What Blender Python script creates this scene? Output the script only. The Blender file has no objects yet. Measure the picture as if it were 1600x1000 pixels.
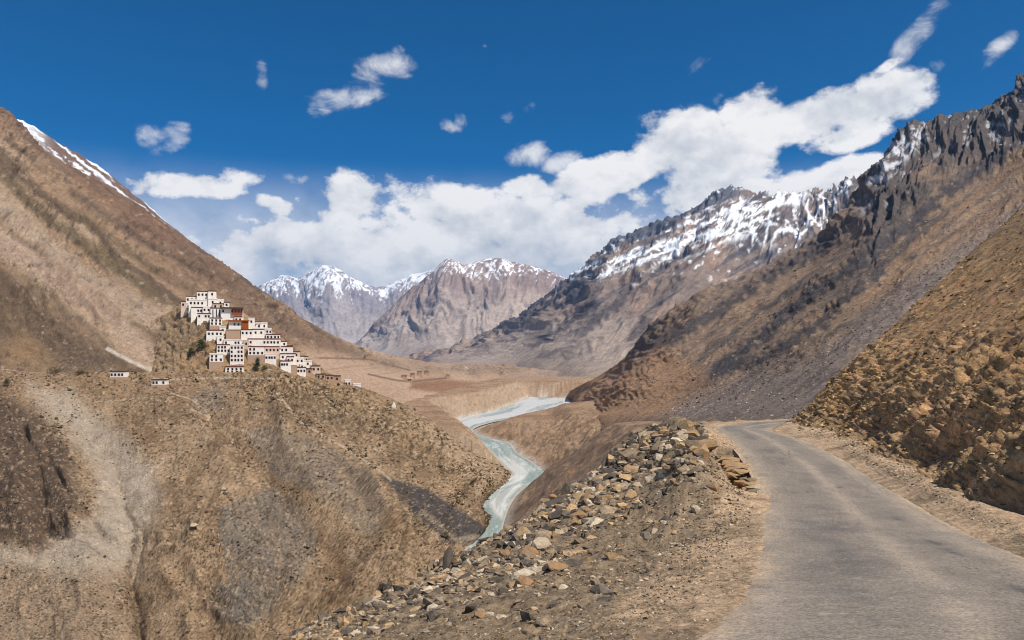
import bpy, math, random
import numpy as np
from mathutils import Vector

random.seed(7); rng = np.random.default_rng(7)
SC = bpy.context.scene
COL = SC.collection
F = 28.0 / 36.0 * 1600          # focal length in photograph pixels
HY = 550.0                      # horizon row; the eye is the world's origin

# ------------------------------------------------------------------ camera
cam_d = bpy.data.cameras.new("camera"); cam = bpy.data.objects.new("camera", cam_d)
COL.objects.link(cam); SC.camera = cam
cam_d.lens = 28.0; cam_d.sensor_width = 36.0
cam_d.shift_y = (HY - 500) / 1600
cam_d.clip_start = 0.1; cam_d.clip_end = 120000
cam.location = (0, 0, 0); cam.rotation_euler = (math.radians(90), 0, 0)

# ------------------------------------------------------------------ sun, sky, exposure
SUN = Vector((0.43, -0.30, 0.85)).normalized()
sun_d = bpy.data.lights.new("sun", 'SUN'); sun = bpy.data.objects.new("sun", sun_d)
COL.objects.link(sun)
sun_d.energy = 5.0; sun_d.angle = math.radians(0.53); sun_d.color = (1.0, 0.955, 0.88)
sun.rotation_euler = (-SUN).to_track_quat('-Z', 'Y').to_euler()
SC.view_settings.view_transform = 'Standard'; SC.view_settings.look = 'None'
SC.view_settings.exposure = 0.12; SC.view_settings.gamma = 1.0
SC.view_settings.use_curve_mapping = False
SC.render.engine = 'CYCLES'
SC.cycles.use_denoising = True; SC.cycles.denoising_prefilter = 'ACCURATE'; SC.cycles.filter_width = 1.0
SC.cycles.max_bounces = 5; SC.cycles.diffuse_bounces = 2; SC.cycles.volume_bounces = 0
SC.cycles.transparent_max_bounces = 6

world = bpy.data.worlds.new("World"); SC.world = world; world.use_nodes = True
wt = world.node_tree; wt.nodes.clear()


class NG:
    """tiny helper for node graphs"""
    def __init__(self, tree): self.t = tree
    def n(self, typ, **kw):
        nd = self.t.nodes.new(typ)
        for k, v in kw.items(): setattr(nd, k, v)
        return nd
    def put(self, sock, v):
        if isinstance(v, (int, float)): sock.default_value = v
        elif isinstance(v, tuple): sock.default_value = v
        else: self.t.links.new(v, sock)
    def m(self, op, a, b=None, c=None, clamp=False):
        nd = self.n('ShaderNodeMath', operation=op, use_clamp=clamp)
        self.put(nd.inputs[0], a)
        if b is not None: self.put(nd.inputs[1], b)
        if c is not None: self.put(nd.inputs[2], c)
        return nd.outputs[0]
    def ss(self, x, a, b, lo=0.0, hi=1.0):
        nd = self.n('ShaderNodeMapRange', interpolation_type='SMOOTHSTEP')
        self.put(nd.inputs[0], x); nd.inputs[1].default_value = a; nd.inputs[2].default_value = b
        nd.inputs[3].default_value = lo; nd.inputs[4].default_value = hi
        return nd.outputs[0]
    def mix(self, f, a, b, mode='MIX'):
        nd = self.n('ShaderNodeMix', data_type='RGBA', blend_type=mode)
        self.put(nd.inputs[0], f); self.put(nd.inputs[6], a); self.put(nd.inputs[7], b)
        return nd.outputs[2]


def build_world():
    g = NG(wt)
    sky = g.n('ShaderNodeTexSky', sky_type='NISHITA', sun_disc=False)
    sky.sun_elevation = math.asin(SUN.z)
    sky.sun_rotation = math.atan2(SUN.x, SUN.y)
    sky.altitude = 4000; sky.air_density = 1.0; sky.dust_density = 0.3; sky.ozone_density = 2.5
    tc = g.n('ShaderNodeTexCoord').outputs['Generated']
    sp = g.n('ShaderNodeSeparateXYZ'); g.put(sp.inputs[0], tc)
    x, y, z = sp.outputs
    az = g.m('ARCTAN2', x, y)
    hyp = g.m('SQRT', g.m('ADD', g.m('MULTIPLY', x, x), g.m('MULTIPLY', y, y)))
    el = g.m('DIVIDE', z, g.m('MAXIMUM', hyp, 0.05))
    # warp so that the cloud edges billow
    co = g.n('ShaderNodeCombineXYZ'); g.put(co.inputs[0], az); g.put(co.inputs[1], g.m('MULTIPLY', el, 1.35)); co.inputs[2].default_value = 0.0

    def noise(vec, scale, detail, rough, seed, out='Factor', dist=0.0):
        n = g.n('ShaderNodeTexNoise', noise_dimensions='4D')
        g.put(n.inputs['Vector'], vec); n.inputs['W'].default_value = seed
        n.inputs['Scale'].default_value = scale; n.inputs['Detail'].default_value = detail
        n.inputs['Roughness'].default_value = rough; n.inputs['Distortion'].default_value = dist
        return n.outputs[0] if out == 'Factor' else n.outputs[1]

    def fields(vec):
        n1 = noise(vec, 9.0, 9.0, 0.56, 3.1)
        n2 = noise(vec, 26.0, 7.0, 0.60, 8.4)
        return g.m('ADD', g.m('MULTIPLY', g.m('SUBTRACT', n1, 0.5), 4.6), g.m('MULTIPLY', g.m('SUBTRACT', n2, 0.5), 2.2))
    # blobs in photograph pixels: x, y, half-width, half-height, tilt (deg, up to the right), weight
    solid = [(680, 396, 380, 66, 0, 1.25), (450, 385, 150, 40, 5, .8), (600, 350, 140, 50, 0, .9), (760, 350, 160, 50, 0, 1.0), (900, 330, 70, 30, 20, .55), (560, 312, 62, 46, 0, 1.1), (680, 318, 120, 48, -4, 1.05), (820, 292, 36, 20, 0, .7),
             (850, 370, 150, 46, 6, 1.0), (470, 392, 110, 34, 4, .85), (600, 425, 300, 40, 0, .85),
             (310, 290, 110, 24, 2, .75), (375, 276, 48, 20, 0, .75), (425, 318, 50, 14, -18, .7), (235, 293, 60, 18, 0, .7),
             
             (1060, 225, 85, 62, 12, 1.2), (960, 272, 105, 36, 14, 1.1), (1120, 262, 120, 46, 6, 1.15), (1060, 310, 120, 40, 10, 1.0),
             (1260, 190, 150, 46, 4, 1.25), (1390, 155, 85, 48, 16, 1.3), (1180, 170, 70, 34, 10, .9), (1330, 205, 110, 30, 14, 1.1),
             (1290, 285, 130, 34, 8, 1.0), (1200, 300, 130, 26, 0, .85), (1000, 345, 110, 34, 22, .8),
             (1395, 98, 56, 10, 34, .55), (1600, 330, 30, 20, 0, .1)]
    wisps = [(1466, 100, 22, 16, 30, .9), (1120, 152, 16, 14, 50, 1.0), (1470, 5, 34, 14, 10, .9), (880, 255, 40, 18, 10, .9), (430, 275, 60, 20, 0, .8), (1080, 165, 60, 20, 20, .7), (232, 212, 32, 26, 10, .7), (250, 220, 44, 22, 8, .5), (272, 208, 34, 26, 20, .9), (823, 243, 38, 26, 10, 1.1), (712, 190, 26, 17, 10, 1.0), (588, 108, 62, 26, 14, .95), (540, 152, 58, 22, 8, .9), (497, 172, 28, 18, 30, .75), (624, 76, 14, 9, 20, .5),
             (1430, 55, 70, 22, 52, 1.0), (1555, 82, 52, 16, 45, .75), (793, 186, 14, 10, 0, .45), (822, 165, 14, 12, 0, .4),
             (408, 108, 10, 24, 0, .4), (757, 72, 6, 12, 0, .4), (1105, 108, 30, 14, 0, .1), (215, 178, 10, 12, 0, .3)]

    def blobfield(lst):
        acc = None
        for (px, py, rx, ry, ang, wgt) in lst:
            tx = (px - 800) / F; a0 = math.atan(tx); e0 = (HY - py) / F * math.cos(a0)
            sx = (rx / F) * math.cos(a0) ** 2; sy = (ry / F) * math.cos(a0)
            c, s = math.cos(math.radians(ang)), math.sin(math.radians(ang))
            dx = g.m('SUBTRACT', az, a0); dy = g.m('SUBTRACT', el, e0)
            uu = g.m('ADD', g.m('MULTIPLY', dx, c / sx), g.m('MULTIPLY', dy, s / sx))
            vv = g.m('ADD', g.m('MULTIPLY', dx, -s / sy), g.m('MULTIPLY', dy, c / sy))
            # cumulus: flatter below than above
            r2 = g.m('ADD', g.m('MULTIPLY', uu, uu), g.m('MULTIPLY', vv, vv))
            f = g.m('MULTIPLY', g.m('SUBTRACT', 1.0, g.m('MULTIPLY', r2, 0.90)), wgt * 1.7)
            acc = f if acc is None else g.n_smoothmax(acc, f)
        return acc
    def smoothmax(a, b):
        nd = g.n('ShaderNodeMath', operation='SMOOTH_MAX'); g.put(nd.inputs[0], a); g.put(nd.inputs[1], b); nd.inputs[2].default_value = 0.25
        return nd.outputs[0]
    g.n_smoothmax = smoothmax
    fn = fields(co.outputs[0])
    # same noise, a step towards the sun (up and right): lit and shaded sides
    off = g.n('ShaderNodeVectorMath', operation='ADD'); g.put(off.inputs[0], co.outputs[0]); off.inputs[1].default_value = (0.016, 0.040, 0)
    fo = fields(off.outputs[0])
    big = blobfield(solid); thin = blobfield(wisps)
    # beyond the frame the sky goes on with scattered cloud banks
    gen = g.m('SUBTRACT', g.m('MULTIPLY', noise(co.outputs[0], 2.2, 3, .5, 12.0), 3.0), 1.55)
    outside = g.ss(g.m('ABSOLUTE', az), 0.62, 0.85)
    gen = g.m('SUBTRACT', g.m('MULTIPLY', g.m('ADD', gen, 2.0), outside), 2.0)
    base = g.n_smoothmax(big, gen)
    D = g.m('ADD', base, g.m('MULTIPLY', fn, 1.45))
    a_big = g.ss(D, 0.05, 1.05)
    n3 = noise(co.outputs[0], 13.0, 8, .62, 5.5, dist=1.2)
    Dw = g.m('ADD', thin, g.m('ADD', g.m('MULTIPLY', g.m('SUBTRACT', n3, .5), 6.0), g.m('MULTIPLY', fn, 1.1)))
    a_thin = g.m('MULTIPLY', g.ss(Dw, 0.45, 2.9), 0.8)
    # veil low over the valley
    veil = g.m('MULTIPLY', g.ss(el, 0.24, 0.09), 0.9)
    veil = g.m('MULTIPLY', veil, g.ss(noise(co.outputs[0], 5.0, 6, .55, 21.0), 0.26, 0.52))
    alpha = g.m('MAXIMUM', g.m('MAXIMUM', g.m('MULTIPLY', a_big, 0.97), a_thin), veil)
    grad = g.m('SUBTRACT', fn, fo)
    lit = g.m('ADD', 0.80, g.m('MULTIPLY', grad, 0.55))
    soft = noise(co.outputs[0], 4.0, 4, .5, 31.0)
    lit = g.m('ADD', lit, g.m('MULTIPLY', g.m('SUBTRACT', soft, .5), 1.3))
    lit = g.m('ADD', lit, 0.0, clamp=True)
    ccol = g.mix(lit, (5.4, 5.8, 6.4, 1), (10.8, 10.5, 10.2, 1))
    # polarised deep blue
    hsv = g.n('ShaderNodeHueSaturation'); hsv.inputs['Saturation'].default_value = SKY_SAT; hsv.inputs['Value'].default_value = SKY_VAL
    hsv.inputs['Hue'].default_value = SKY_HUE
    g.put(hsv.inputs['Color'], sky.outputs[0])
    tint = g.mix(1.0, hsv.outputs[0], SKY_TINT, 'MULTIPLY')
    c = g.mix(alpha, tint, ccol)
    bg = g.n('ShaderNodeBackground'); bg.inputs['Strength'].default_value = 0.088
    g.put(bg.inputs['Color'], c)
    out = g.n('ShaderNodeOutputWorld'); wt.links.new(bg.outputs[0], out.inputs['Surface'])

SKY_SAT, SKY_VAL, SKY_HUE, SKY_TINT = 2.0, 0.86, 0.487, (0.02, 0.92, 1.14, 1)
build_world()

# ------------------------------------------------------------------ helpers: tags
def tag(o, label=None, cat=None, group=None, kind=None):
    if label: o['label'] = label
    if cat: o['category'] = cat
    if group: o['group'] = group
    if kind: o['kind'] = kind
    return o

def lin(c):
    c = np.asarray(c, float) / 255.0
    return np.where(c <= .04045, c / 12.92, ((c + .055) / 1.055) ** 2.4)

def srgb(*c): return tuple(float(v) for v in lin(c)) + (1.0,)

# ------------------------------------------------------------------ helpers: noise (numpy)
def _h(ix, iy, iz, seed):
    h = (ix.astype(np.uint32) * np.uint32(374761393) + iy.astype(np.uint32) * np.uint32(668265263)
         + iz.astype(np.uint32) * np.uint32(2147483647 - 58) + np.uint32((seed * 974634777) & 0xffffffff))
    h = (h ^ (h >> np.uint32(13))) * np.uint32(1274126177)
    h = (h ^ (h >> np.uint32(15))) * np.uint32(2246822519)
    return h ^ (h >> np.uint32(13))

def pn(x, y, z=None, seed=0):
    """gradient noise about -1..1; z None gives 2-D"""
    x = np.asarray(x, np.float32); y = np.asarray(y, np.float32)
    three = z is not None
    ix = np.floor(x).astype(np.int64); iy = np.floor(y).astype(np.int64)
    fx = x - ix; fy = y - iy
    ux = fx * fx * fx * (fx * (fx * 6 - 15) + 10); uy = fy * fy * fy * (fy * (fy * 6 - 15) + 10)
    if three:
        z = np.asarray(z, np.float32); iz = np.floor(z).astype(np.int64); fz = z - iz
        uz = fz * fz * fz * (fz * (fz * 6 - 15) + 10)
    else:
        iz = np.zeros_like(ix)
    S = 1 / 65535.0
    def corner(dx, dy, dz):
        h = _h(ix + dx, iy + dy, iz + dz, seed)
        a = (h & np.uint32(0xffff)).astype(np.float32) * np.float32(S * 2 * math.pi)
        gx = np.cos(a); gy = np.sin(a)
        if three:
            zz = ((h >> np.uint32(16)).astype(np.float32)) * np.float32(S * 2) - 1
            r = np.sqrt(np.maximum(0, 1 - zz * zz))
            return gx * r * (fx - dx) + gy * r * (fy - dy) + zz * (fz - dz)
        return gx * (fx - dx) + gy * (fy - dy)
    def plane(dz):
        a = corner(0, 0, dz); b = corner(1, 0, dz); c = corner(0, 1, dz); d = corner(1, 1, dz)
        a = a + (b - a) * ux; c = c + (d - c) * ux
        return a + (c - a) * uy
    if three:
        p0 = plane(0); p1 = plane(1)
        return (p0 + (p1 - p0) * uz) * 1.6
    return plane(0) * 1.5

def fbm(x, y, z=None, o=5, gain=.5, lac=2.07, seed=0):
    a = 1.0; s = 0; n = 0
    for i in range(o):
        s = s + a * pn(x, y, z, seed + i * 13); n += a
        x = x * lac + 3.7; y = y * lac + 1.9; z = z * lac + 5.3 if z is not None else None
        a *= gain
    return s / n

def ridged(x, y, z=None, o=5, gain=.5, lac=2.1, seed=0):
    """0..1, sharp crests at 1"""
    a = 1.0; s = 0; n = 0; w = 1.0
    for i in range(o):
        r = 1 - np.abs(pn(x, y, z, seed + i * 17)) * 1.25
        r = np.clip(r, 0, 1) ** 2
        s = s + a * r * w; n += a
        w = np.clip(r * 1.6, 0.15, 1)
        x = x * lac + 7.1; y = y * lac + 2.3; z = z * lac + 4.4 if z is not None else None
        a *= gain
    return s / n

def cells(x, y, z, seed=0, tilt=0.8):
    """blocky facets: per-cell height plus a per-cell tilt; also distance to the cell border"""
    ix = np.floor(x).astype(np.int64); iy = np.floor(y).astype(np.int64); iz = np.floor(z).astype(np.int64)
    f1 = np.full(x.shape, 9.0, np.float32); f2 = f1.copy(); val = np.zeros_like(f1)
    k = np.float32(1 / 1023.0)
    for dx in (-1, 0, 1):
        for dy in (-1, 0, 1):
            for dz in (-1, 0, 1):
                h = _h(ix + dx, iy + dy, iz + dz, seed)
                qx = (ix + dx) + (h & np.uint32(1023)).astype(np.float32) * k - x
                qy = (iy + dy) + ((h >> np.uint32(10)) & np.uint32(1023)).astype(np.float32) * k - y
                qz = (iz + dz) + ((h >> np.uint32(20)) & np.uint32(1023)).astype(np.float32) * k - z
                d = qx * qx + qy * qy + qz * qz
                h2 = h * np.uint32(2654435761)
                hh = (h2 & np.uint32(1023)).astype(np.float32) * k
                tx = ((h2 >> np.uint32(10)) & np.uint32(1023)).astype(np.float32) * k - .5
                ty = ((h2 >> np.uint32(20)) & np.uint32(1023)).astype(np.float32) * k - .5
                v = hh + tilt * 2 * (tx * qx + ty * qy + (hh - .5) * qz)
                near = d < f1
                f2 = np.where(near, f1, np.minimum(f2, d)); val = np.where(near, v, val); f1 = np.where(near, d, f1)
    return val.astype(np.float32), np.sqrt(f2) - np.sqrt(f1)

def sst(x, a, b):
    t = np.clip((x - a) / (b - a), 0, 1); return t * t * (3 - 2 * t)

def sdist(px, py, pts):
    """distance to a polyline and position (0..1) along it"""
    best = np.full(np.shape(px), 1e9); pos = np.zeros(np.shape(px)); L = [0]
    for a, b in zip(pts, pts[1:]): L.append(L[-1] + math.hypot(b[0] - a[0], b[1] - a[1]))
    for i, (a, b) in enumerate(zip(pts, pts[1:])):
        dx, dy = b[0] - a[0], b[1] - a[1]; l2 = dx * dx + dy * dy
        t = np.clip(((px - a[0]) * dx + (py - a[1]) * dy) / l2, 0, 1)
        d = np.hypot(px - a[0] - t * dx, py - a[1] - t * dy)
        m = d < best; best = np.where(m, d, best); pos = np.where(m, (L[i] + t * (L[i + 1] - L[i])) / L[-1], pos)
    return best, pos

def inpoly(px, py, pts):
    c = np.zeros(np.shape(px), bool)
    n = len(pts)
    for i in range(n):
        x1, y1 = pts[i]; x2, y2 = pts[(i + 1) % n]
        if y1 == y2: continue
        k = ((y1 > py) != (y2 > py)) & (px < (x2 - x1) * (py - y1) / (y2 - y1) + x1)
        c ^= k
    return c

def region(px, py, pts, soft):
    """soft 0..1 membership of a closed outline"""
    d, _ = sdist(px, py, list(pts) + [pts[0]])
    d = np.where(inpoly(px, py, pts), d, -d)
    return sst(d, -soft, soft)

def W(px, py, Y): return ((px - 800) / F * Y, Y, (HY - py) / F * Y)
def img(P):
    Y = np.maximum(P[..., 1], .5)
    return 800 + P[..., 0] / Y * F, HY - P[..., 2] / Y * F

# ------------------------------------------------------------------ helpers: sheets
def hermite(A, k, q):
    """A (n,...) at knots k, evaluated at q along axis 0; tangents limited"""
    n = len(k); A = np.asarray(A, float)
    d = np.diff(A, axis=0) / np.diff(k).reshape((-1,) + (1,) * (A.ndim - 1))
    m = np.empty_like(A); m[0] = d[0]; m[-1] = d[-1]
    h = np.diff(k)
    for i in range(1, n - 1):
        m[i] = (h[i] * d[i - 1] + h[i - 1] * d[i]) / (h[i - 1] + h[i])
        lim = 2.5 * np.minimum(np.abs(d[i - 1]), np.abs(d[i])) + .35 * np.maximum(np.abs(d[i - 1]), np.abs(d[i]))
        m[i] = np.clip(m[i], -lim, lim)
    j = np.clip(np.searchsorted(k, q, side='right') - 1, 0, n - 2)
    hh = (k[j + 1] - k[j]); t = (q - k[j]) / hh
    sh = (-1,) + (1,) * (A.ndim - 1); t = t.reshape(sh); hh = hh.reshape(sh)
    return (A[j] * (2 * t**3 - 3 * t**2 + 1) + m[j] * hh * (t**3 - 2 * t**2 + t)
            + A[j + 1] * (-2 * t**3 + 3 * t**2) + m[j + 1] * hh * (t**3 - t**2))

def loft(rails, nu, nv, space='img', cap=420):
    """rails: rows of (px,py,Y) ('img') or (x,y,z) ('xyz')"""
    R = np.array(rails, float)
    if space == 'img':
        pix = R[..., :2].copy(); T = R.copy(); T[..., 2] = np.log(R[..., 2])
    else:
        a, b = img(R); pix = np.stack([a, b], -1); T = R
    du = np.clip(np.hypot(*np.moveaxis(np.diff(pix, axis=1), -1, 0)), 6, cap).mean(0)
    dv = np.clip(np.hypot(*np.moveaxis(np.diff(pix, axis=0), -1, 0)), 6, cap).mean(1)
    ku = np.concatenate([[0], np.cumsum(du)]); kv = np.concatenate([[0], np.cumsum(dv)])
    qu = np.linspace(0, ku[-1], nu); qv = np.linspace(0, kv[-1], nv)
    A = hermite(T, kv, qv)
    A = np.swapaxes(hermite(np.swapaxes(A, 0, 1), ku, qu), 0, 1)
    if space == 'img':
        Y = np.exp(A[..., 2]); P = np.stack([(A[..., 0] - 800) / F * Y, Y, (HY - A[..., 1]) / F * Y], -1)
    else: P = A
    S, T2 = np.meshgrid(qu, qv)
    px, py = img(P)
    return dict(P=P, s=S, t=T2, px=px, py=py, u=S / ku[-1], v=T2 / kv[-1], ku=ku, kv=kv)

def normals(P, up=True):
    a = np.gradient(P, axis=1); b = np.gradient(P, axis=0)
    n = np.cross(a, b); l = np.linalg.norm(n, axis=-1, keepdims=True); n = n / np.maximum(l, 1e-9)
    flip = np.where(n[..., 2:3] < 0, -1, 1) if up else 1
    return n * flip

def sheet(name, P, mat, col=None, kind='structure', smooth=True, parent=None, desat=.08, speck=.32):
    nv, nu = P.shape[:2]
    me = bpy.data.meshes.new(name)
    V = np.ascontiguousarray(P.reshape(-1, 3), np.float32)
    i = np.arange(nv * nu).reshape(nv, nu)
    q = np.stack([i[:-1, :-1], i[:-1, 1:], i[1:, 1:], i[1:, :-1]], -1).reshape(-1, 4)
    n = np.cross(P[:-1, 1:] - P[:-1, :-1], P[1:, :-1] - P[:-1, :-1])[..., 2]
    if n.mean() < 0: q = q[:, ::-1]
    me.vertices.add(len(V)); me.vertices.foreach_set('co', V.ravel())
    me.loops.add(q.size); me.loops.foreach_set('vertex_index', np.ascontiguousarray(q, np.int32).ravel())
    me.polygons.add(len(q)); me.polygons.foreach_set('loop_start', np.arange(0, q.size, 4, dtype=np.int32))
    me.polygons.foreach_set('loop_total', np.full(len(q), 4, np.int32))
    me.update(calc_edges=True)
    me.shade_smooth() if smooth else me.shade_flat()
    if col is not None:
        lum = (col * np.array([.3, .59, .11])).sum(-1, keepdims=True); col = col + (lum - col) * desat
        if np.ndim(speck) or speck:
            a_, b_ = img(P); col = col * (1 + speck * fbm(a_ / 2.6, b_ / 2.3, o=2, seed=977))[..., None].clip(.3, 1.9)
        ca = me.color_attributes.new('Col', 'FLOAT_COLOR', 'POINT')
        c4 = np.ones((len(V), 4), np.float32); c4[:, :3] = col.reshape(-1, 3)
        ca.data.foreach_set('color', c4.ravel())
    me.materials.append(mat)
    o = bpy.data.objects.new(name, me); COL.objects.link(o)
    if kind: o['kind'] = kind
    if parent: o.parent = parent
    return o

def mixc(c, colr, m):
    m = np.clip(m, 0, 1)[..., None]
    return c * (1 - m) + lin(colr) * m

# ------------------------------------------------------------------ materials
def ground_mat(name, scales, bump=0.5, bdist=0.3, rough=.95, contrast=.28, bscale=None):
    m = bpy.data.materials.new(name); m.use_nodes = True
    g = NG(m.node_tree); t = m.node_tree
    bs = t.nodes['Principled BSDF']; bs.inputs['Roughness'].default_value = rough
    bs.inputs['Specular IOR Level'].default_value = 0.15
    at = g.n('ShaderNodeAttribute', attribute_name='Col').outputs['Color']
    ge = g.n('ShaderNodeTexCoord').outputs['Object']
    f = None; hsum = None
    for i, sc in enumerate(scales):
        nz = g.n('ShaderNodeTexNoise'); g.put(nz.inputs['Vector'], ge)
        nz.inputs['Scale'].default_value = sc; nz.inputs['Detail'].default_value = 6; nz.inputs['Roughness'].default_value = .68
        v = g.m('SUBTRACT', nz.outputs[0], .5)
        f = v if f is None else g.m('ADD', f, v)
    k = g.m('ADD', 1.0, g.m('MULTIPLY', f, contrast * 4))
    k = g.m('MAXIMUM', k, .35)
    hs = g.n('ShaderNodeHueSaturation'); g.put(hs.inputs['Color'], at); g.put(hs.inputs['Value'], k)
    t.links.new(hs.outputs[0], bs.inputs['Base Color'])
    if bump:
        bp = g.n('ShaderNodeBump'); bp.inputs['Strength'].default_value = bump; bp.inputs['Distance'].default_value = bdist
        g.put(bp.inputs['Height'], f); t.links.new(bp.outputs[0], bs.inputs['Normal'])
    return m

def plain_mat(name, c, rough=.9, var=.15, scale=3.0, bump=0.0, metal=0):
    m = bpy.data.materials.new(name); m.use_nodes = True
    g = NG(m.node_tree); t = m.node_tree; bs = t.nodes['Principled BSDF']
    bs.inputs['Roughness'].default_value = rough; bs.inputs['Specular IOR Level'].default_value = .2
    ge = g.n('ShaderNodeTexCoord').outputs['Object']
    nz = g.n('ShaderNodeTexNoise'); g.put(nz.inputs['Vector'], ge); nz.inputs['Scale'].default_value = scale
    nz.inputs['Detail'].default_value = 5; nz.inputs['Roughness'].default_value = .65
    k = g.m('ADD', 1 - var * 1.2, g.m('MULTIPLY', nz.outputs[0], var * 2.4))
    hs = g.n('ShaderNodeHueSaturation'); hs.inputs['Color'].default_value = srgb(*c); g.put(hs.inputs['Value'], k)
    t.links.new(hs.outputs[0], bs.inputs['Base Color'])
    if bump:
        bp = g.n('ShaderNodeBump'); bp.inputs['Strength'].default_value = bump; bp.inputs['Distance'].default_value = .05
        g.put(bp.inputs['Height'], nz.outputs[0]); t.links.new(bp.outputs[0], bs.inputs['Normal'])
    return m

# ================================================================== THE LARGE STRUCTURE
def back(rail, f=1.2, dz=-.12):
    """a rail behind a crest, lower than it"""
    return [((px), py - dz * F * (1) * 0.5 * (f - 1) / .2, Y * f) for px, py, Y in rail]

def streak(across, along, ka, kl, seed, o=4, gain=.55):
    """bands that run along 'along'"""
    return fbm(across / ka, along / kl, None, o=o, gain=gain, seed=seed)

# ---------------- far mountains (two ranges closing the valley)
def far_range(name, crest, foot, nu, nv, amp, seed, snow_line, cols, rough=1.0):
    mids = []
    for k, fr in enumerate((.33, .66)):
        mids.append([(a[0] * (1 - fr) + b[0] * fr, a[1] * (1 - fr) + b[1] * fr, math.exp(math.log(a[2]) * (1 - fr) + math.log(b[2]) * fr))
                     for a, b in zip(foot, crest)])
    g = loft([foot] + mids + [crest, back(crest)], nu, nv)
    P = g['P']; N = normals(P); s, t = g['s'], g['t']
    vc = g['kv'][3] / g['kv'][-1]
    w = 26 * fbm(s / 60, t / 60, o=3, seed=seed + 5)
    w = w * 1.5; r = ridged((s * .86 + t * .5 + w) / 50, (t * .86 - s * .5 + w * 1.3) / 74, o=6, gain=.56, seed=seed)
    r2 = ridged((s + t * .6 + w * 1.6) / 13, (t - s * .5) / 20, o=4, gain=.6, seed=seed + 1)
    prof = sst(g['v'], 0.02, .35) * (1 - .35 * sst(g['v'], vc - .1, vc))
    h = amp * ((r - .45) * .21 + (r2 - .4) * .08 * rough) * prof * (1 - .45 * sst(g["v"], vc - .2, vc))
    P = P + N * h[..., None]
    N2 = normals(P)
    slope = 1 - N2[..., 2]
    z = P[..., 2]
    n = fbm(s / 40, t / 40, o=5, seed=seed + 9)
    c = np.broadcast_to(lin(cols[0]), P.shape).copy()
    c = mixc(c, cols[1], sst(n + .35 * (r - .5), -.15, .3))
    c = mixc(c, cols[2], sst(streak(s - t * .2, t, 9, 60, seed + 3), .1, .45) * .7)
    c = mixc(c, cols[3], sst(.50 - g['v'] + .16 * n - .16 * (r - .5), .0, .22) * .85)       # scree aprons
    f2 = fbm(s / 14, t / 22, o=4, seed=seed + 21)
    hz = (z - snow_line[0]) / snow_line[1]
    st = streak(s * .6 + .8 * t, t * .6 - .8 * s, 3.6, 26, seed + 31)
    st2 = streak(s * .8 - .6 * t, t * .8 + .6 * s, 3.2, 20, seed + 37)
    sn = sst(hz * .55 + .7 * n + 1.5 * np.maximum(st, st2) + .6 * f2 - 1.1 * (r2 - .42) - .55, 0, .30) * sst(hz, -.7, .1)
    c = mixc(c, (238, 240, 244), sn)
    return g, P, c

m_far = ground_mat("weathered rock far off", [.004, .02], bump=.5, bdist=25, contrast=.30)
m_mid = ground_mat("broken rock and scree", [.08, .45], bump=1.0, bdist=3.0, contrast=.36)
m_hill = ground_mat("dry stony earth", [.22, 1.1], bump=1.0, bdist=1.3, contrast=.34)
m_near = ground_mat("roadside gravel and dirt", [2.5, 14], bump=.9, bdist=.06, contrast=.55)
m_cut = ground_mat("crumbling yellow brown rock", [1.4, 7], bump=.7, bdist=.14, contrast=.55)

def far_west():
    crest = [(330, 500, 12500), (400, 452, 12500), (440, 432, 12500), (470, 434, 12300), (512, 417, 12000), (545, 432, 12000), (575, 446, 12200),
             (610, 444, 12400), (645, 430, 12500), (680, 424, 12500), (730, 440, 12500), (800, 450, 12500), (900, 470, 12500)]
    foot = [(x, 566, 9000) for x in (330, 400, 445, 490, 530, 560, 590, 620, 650, 680, 730, 800, 900)]
    g, P, c = far_range("x", crest, foot, 300, 110, 560, 40, (760, 330), [(140, 130, 132), (156, 142, 138), (108, 102, 110), (160, 148, 142)])
    sheet("far_mountains", P, m_far, c, speck=.2)

def centre():
    crest = [(500, 560, 9000), (545, 545, 9000), (590, 500, 8900), (630, 462, 8800), (668, 432, 8700), (702, 407, 8600), (724, 415, 8600),
             (770, 404, 8700), (800, 412, 8700), (840, 420, 8800), (880, 434, 8900), (940, 450, 9000), (1050, 470, 9000)]
    foot = [(480, 562, 8000), (520, 563, 7500), (560, 563, 7200), (600, 563, 6900), (640, 563, 6600), (680, 564, 6300), (720, 564, 6200),
            (760, 565, 6000), (800, 565, 6000), (840, 565, 6000), (880, 565, 6000), (940, 565, 6000), (1050, 565, 6000)]
    g, P, c = far_range("x", crest, foot, 340, 150, 420, 71, (780, 260), [(140, 118, 106), (160, 136, 120), (100, 90, 92), (168, 150, 136)])
    # fan of grey scree under the west side
    m = region(g['px'], g['py'], [(530, 555), (610, 505), (640, 500), (600, 535), (640, 558), (560, 566)], 12)
    c = mixc(c, (166, 152, 142), m * .8)
    sheet("centre_mountain", P, m_far, c, speck=.2)

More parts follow.
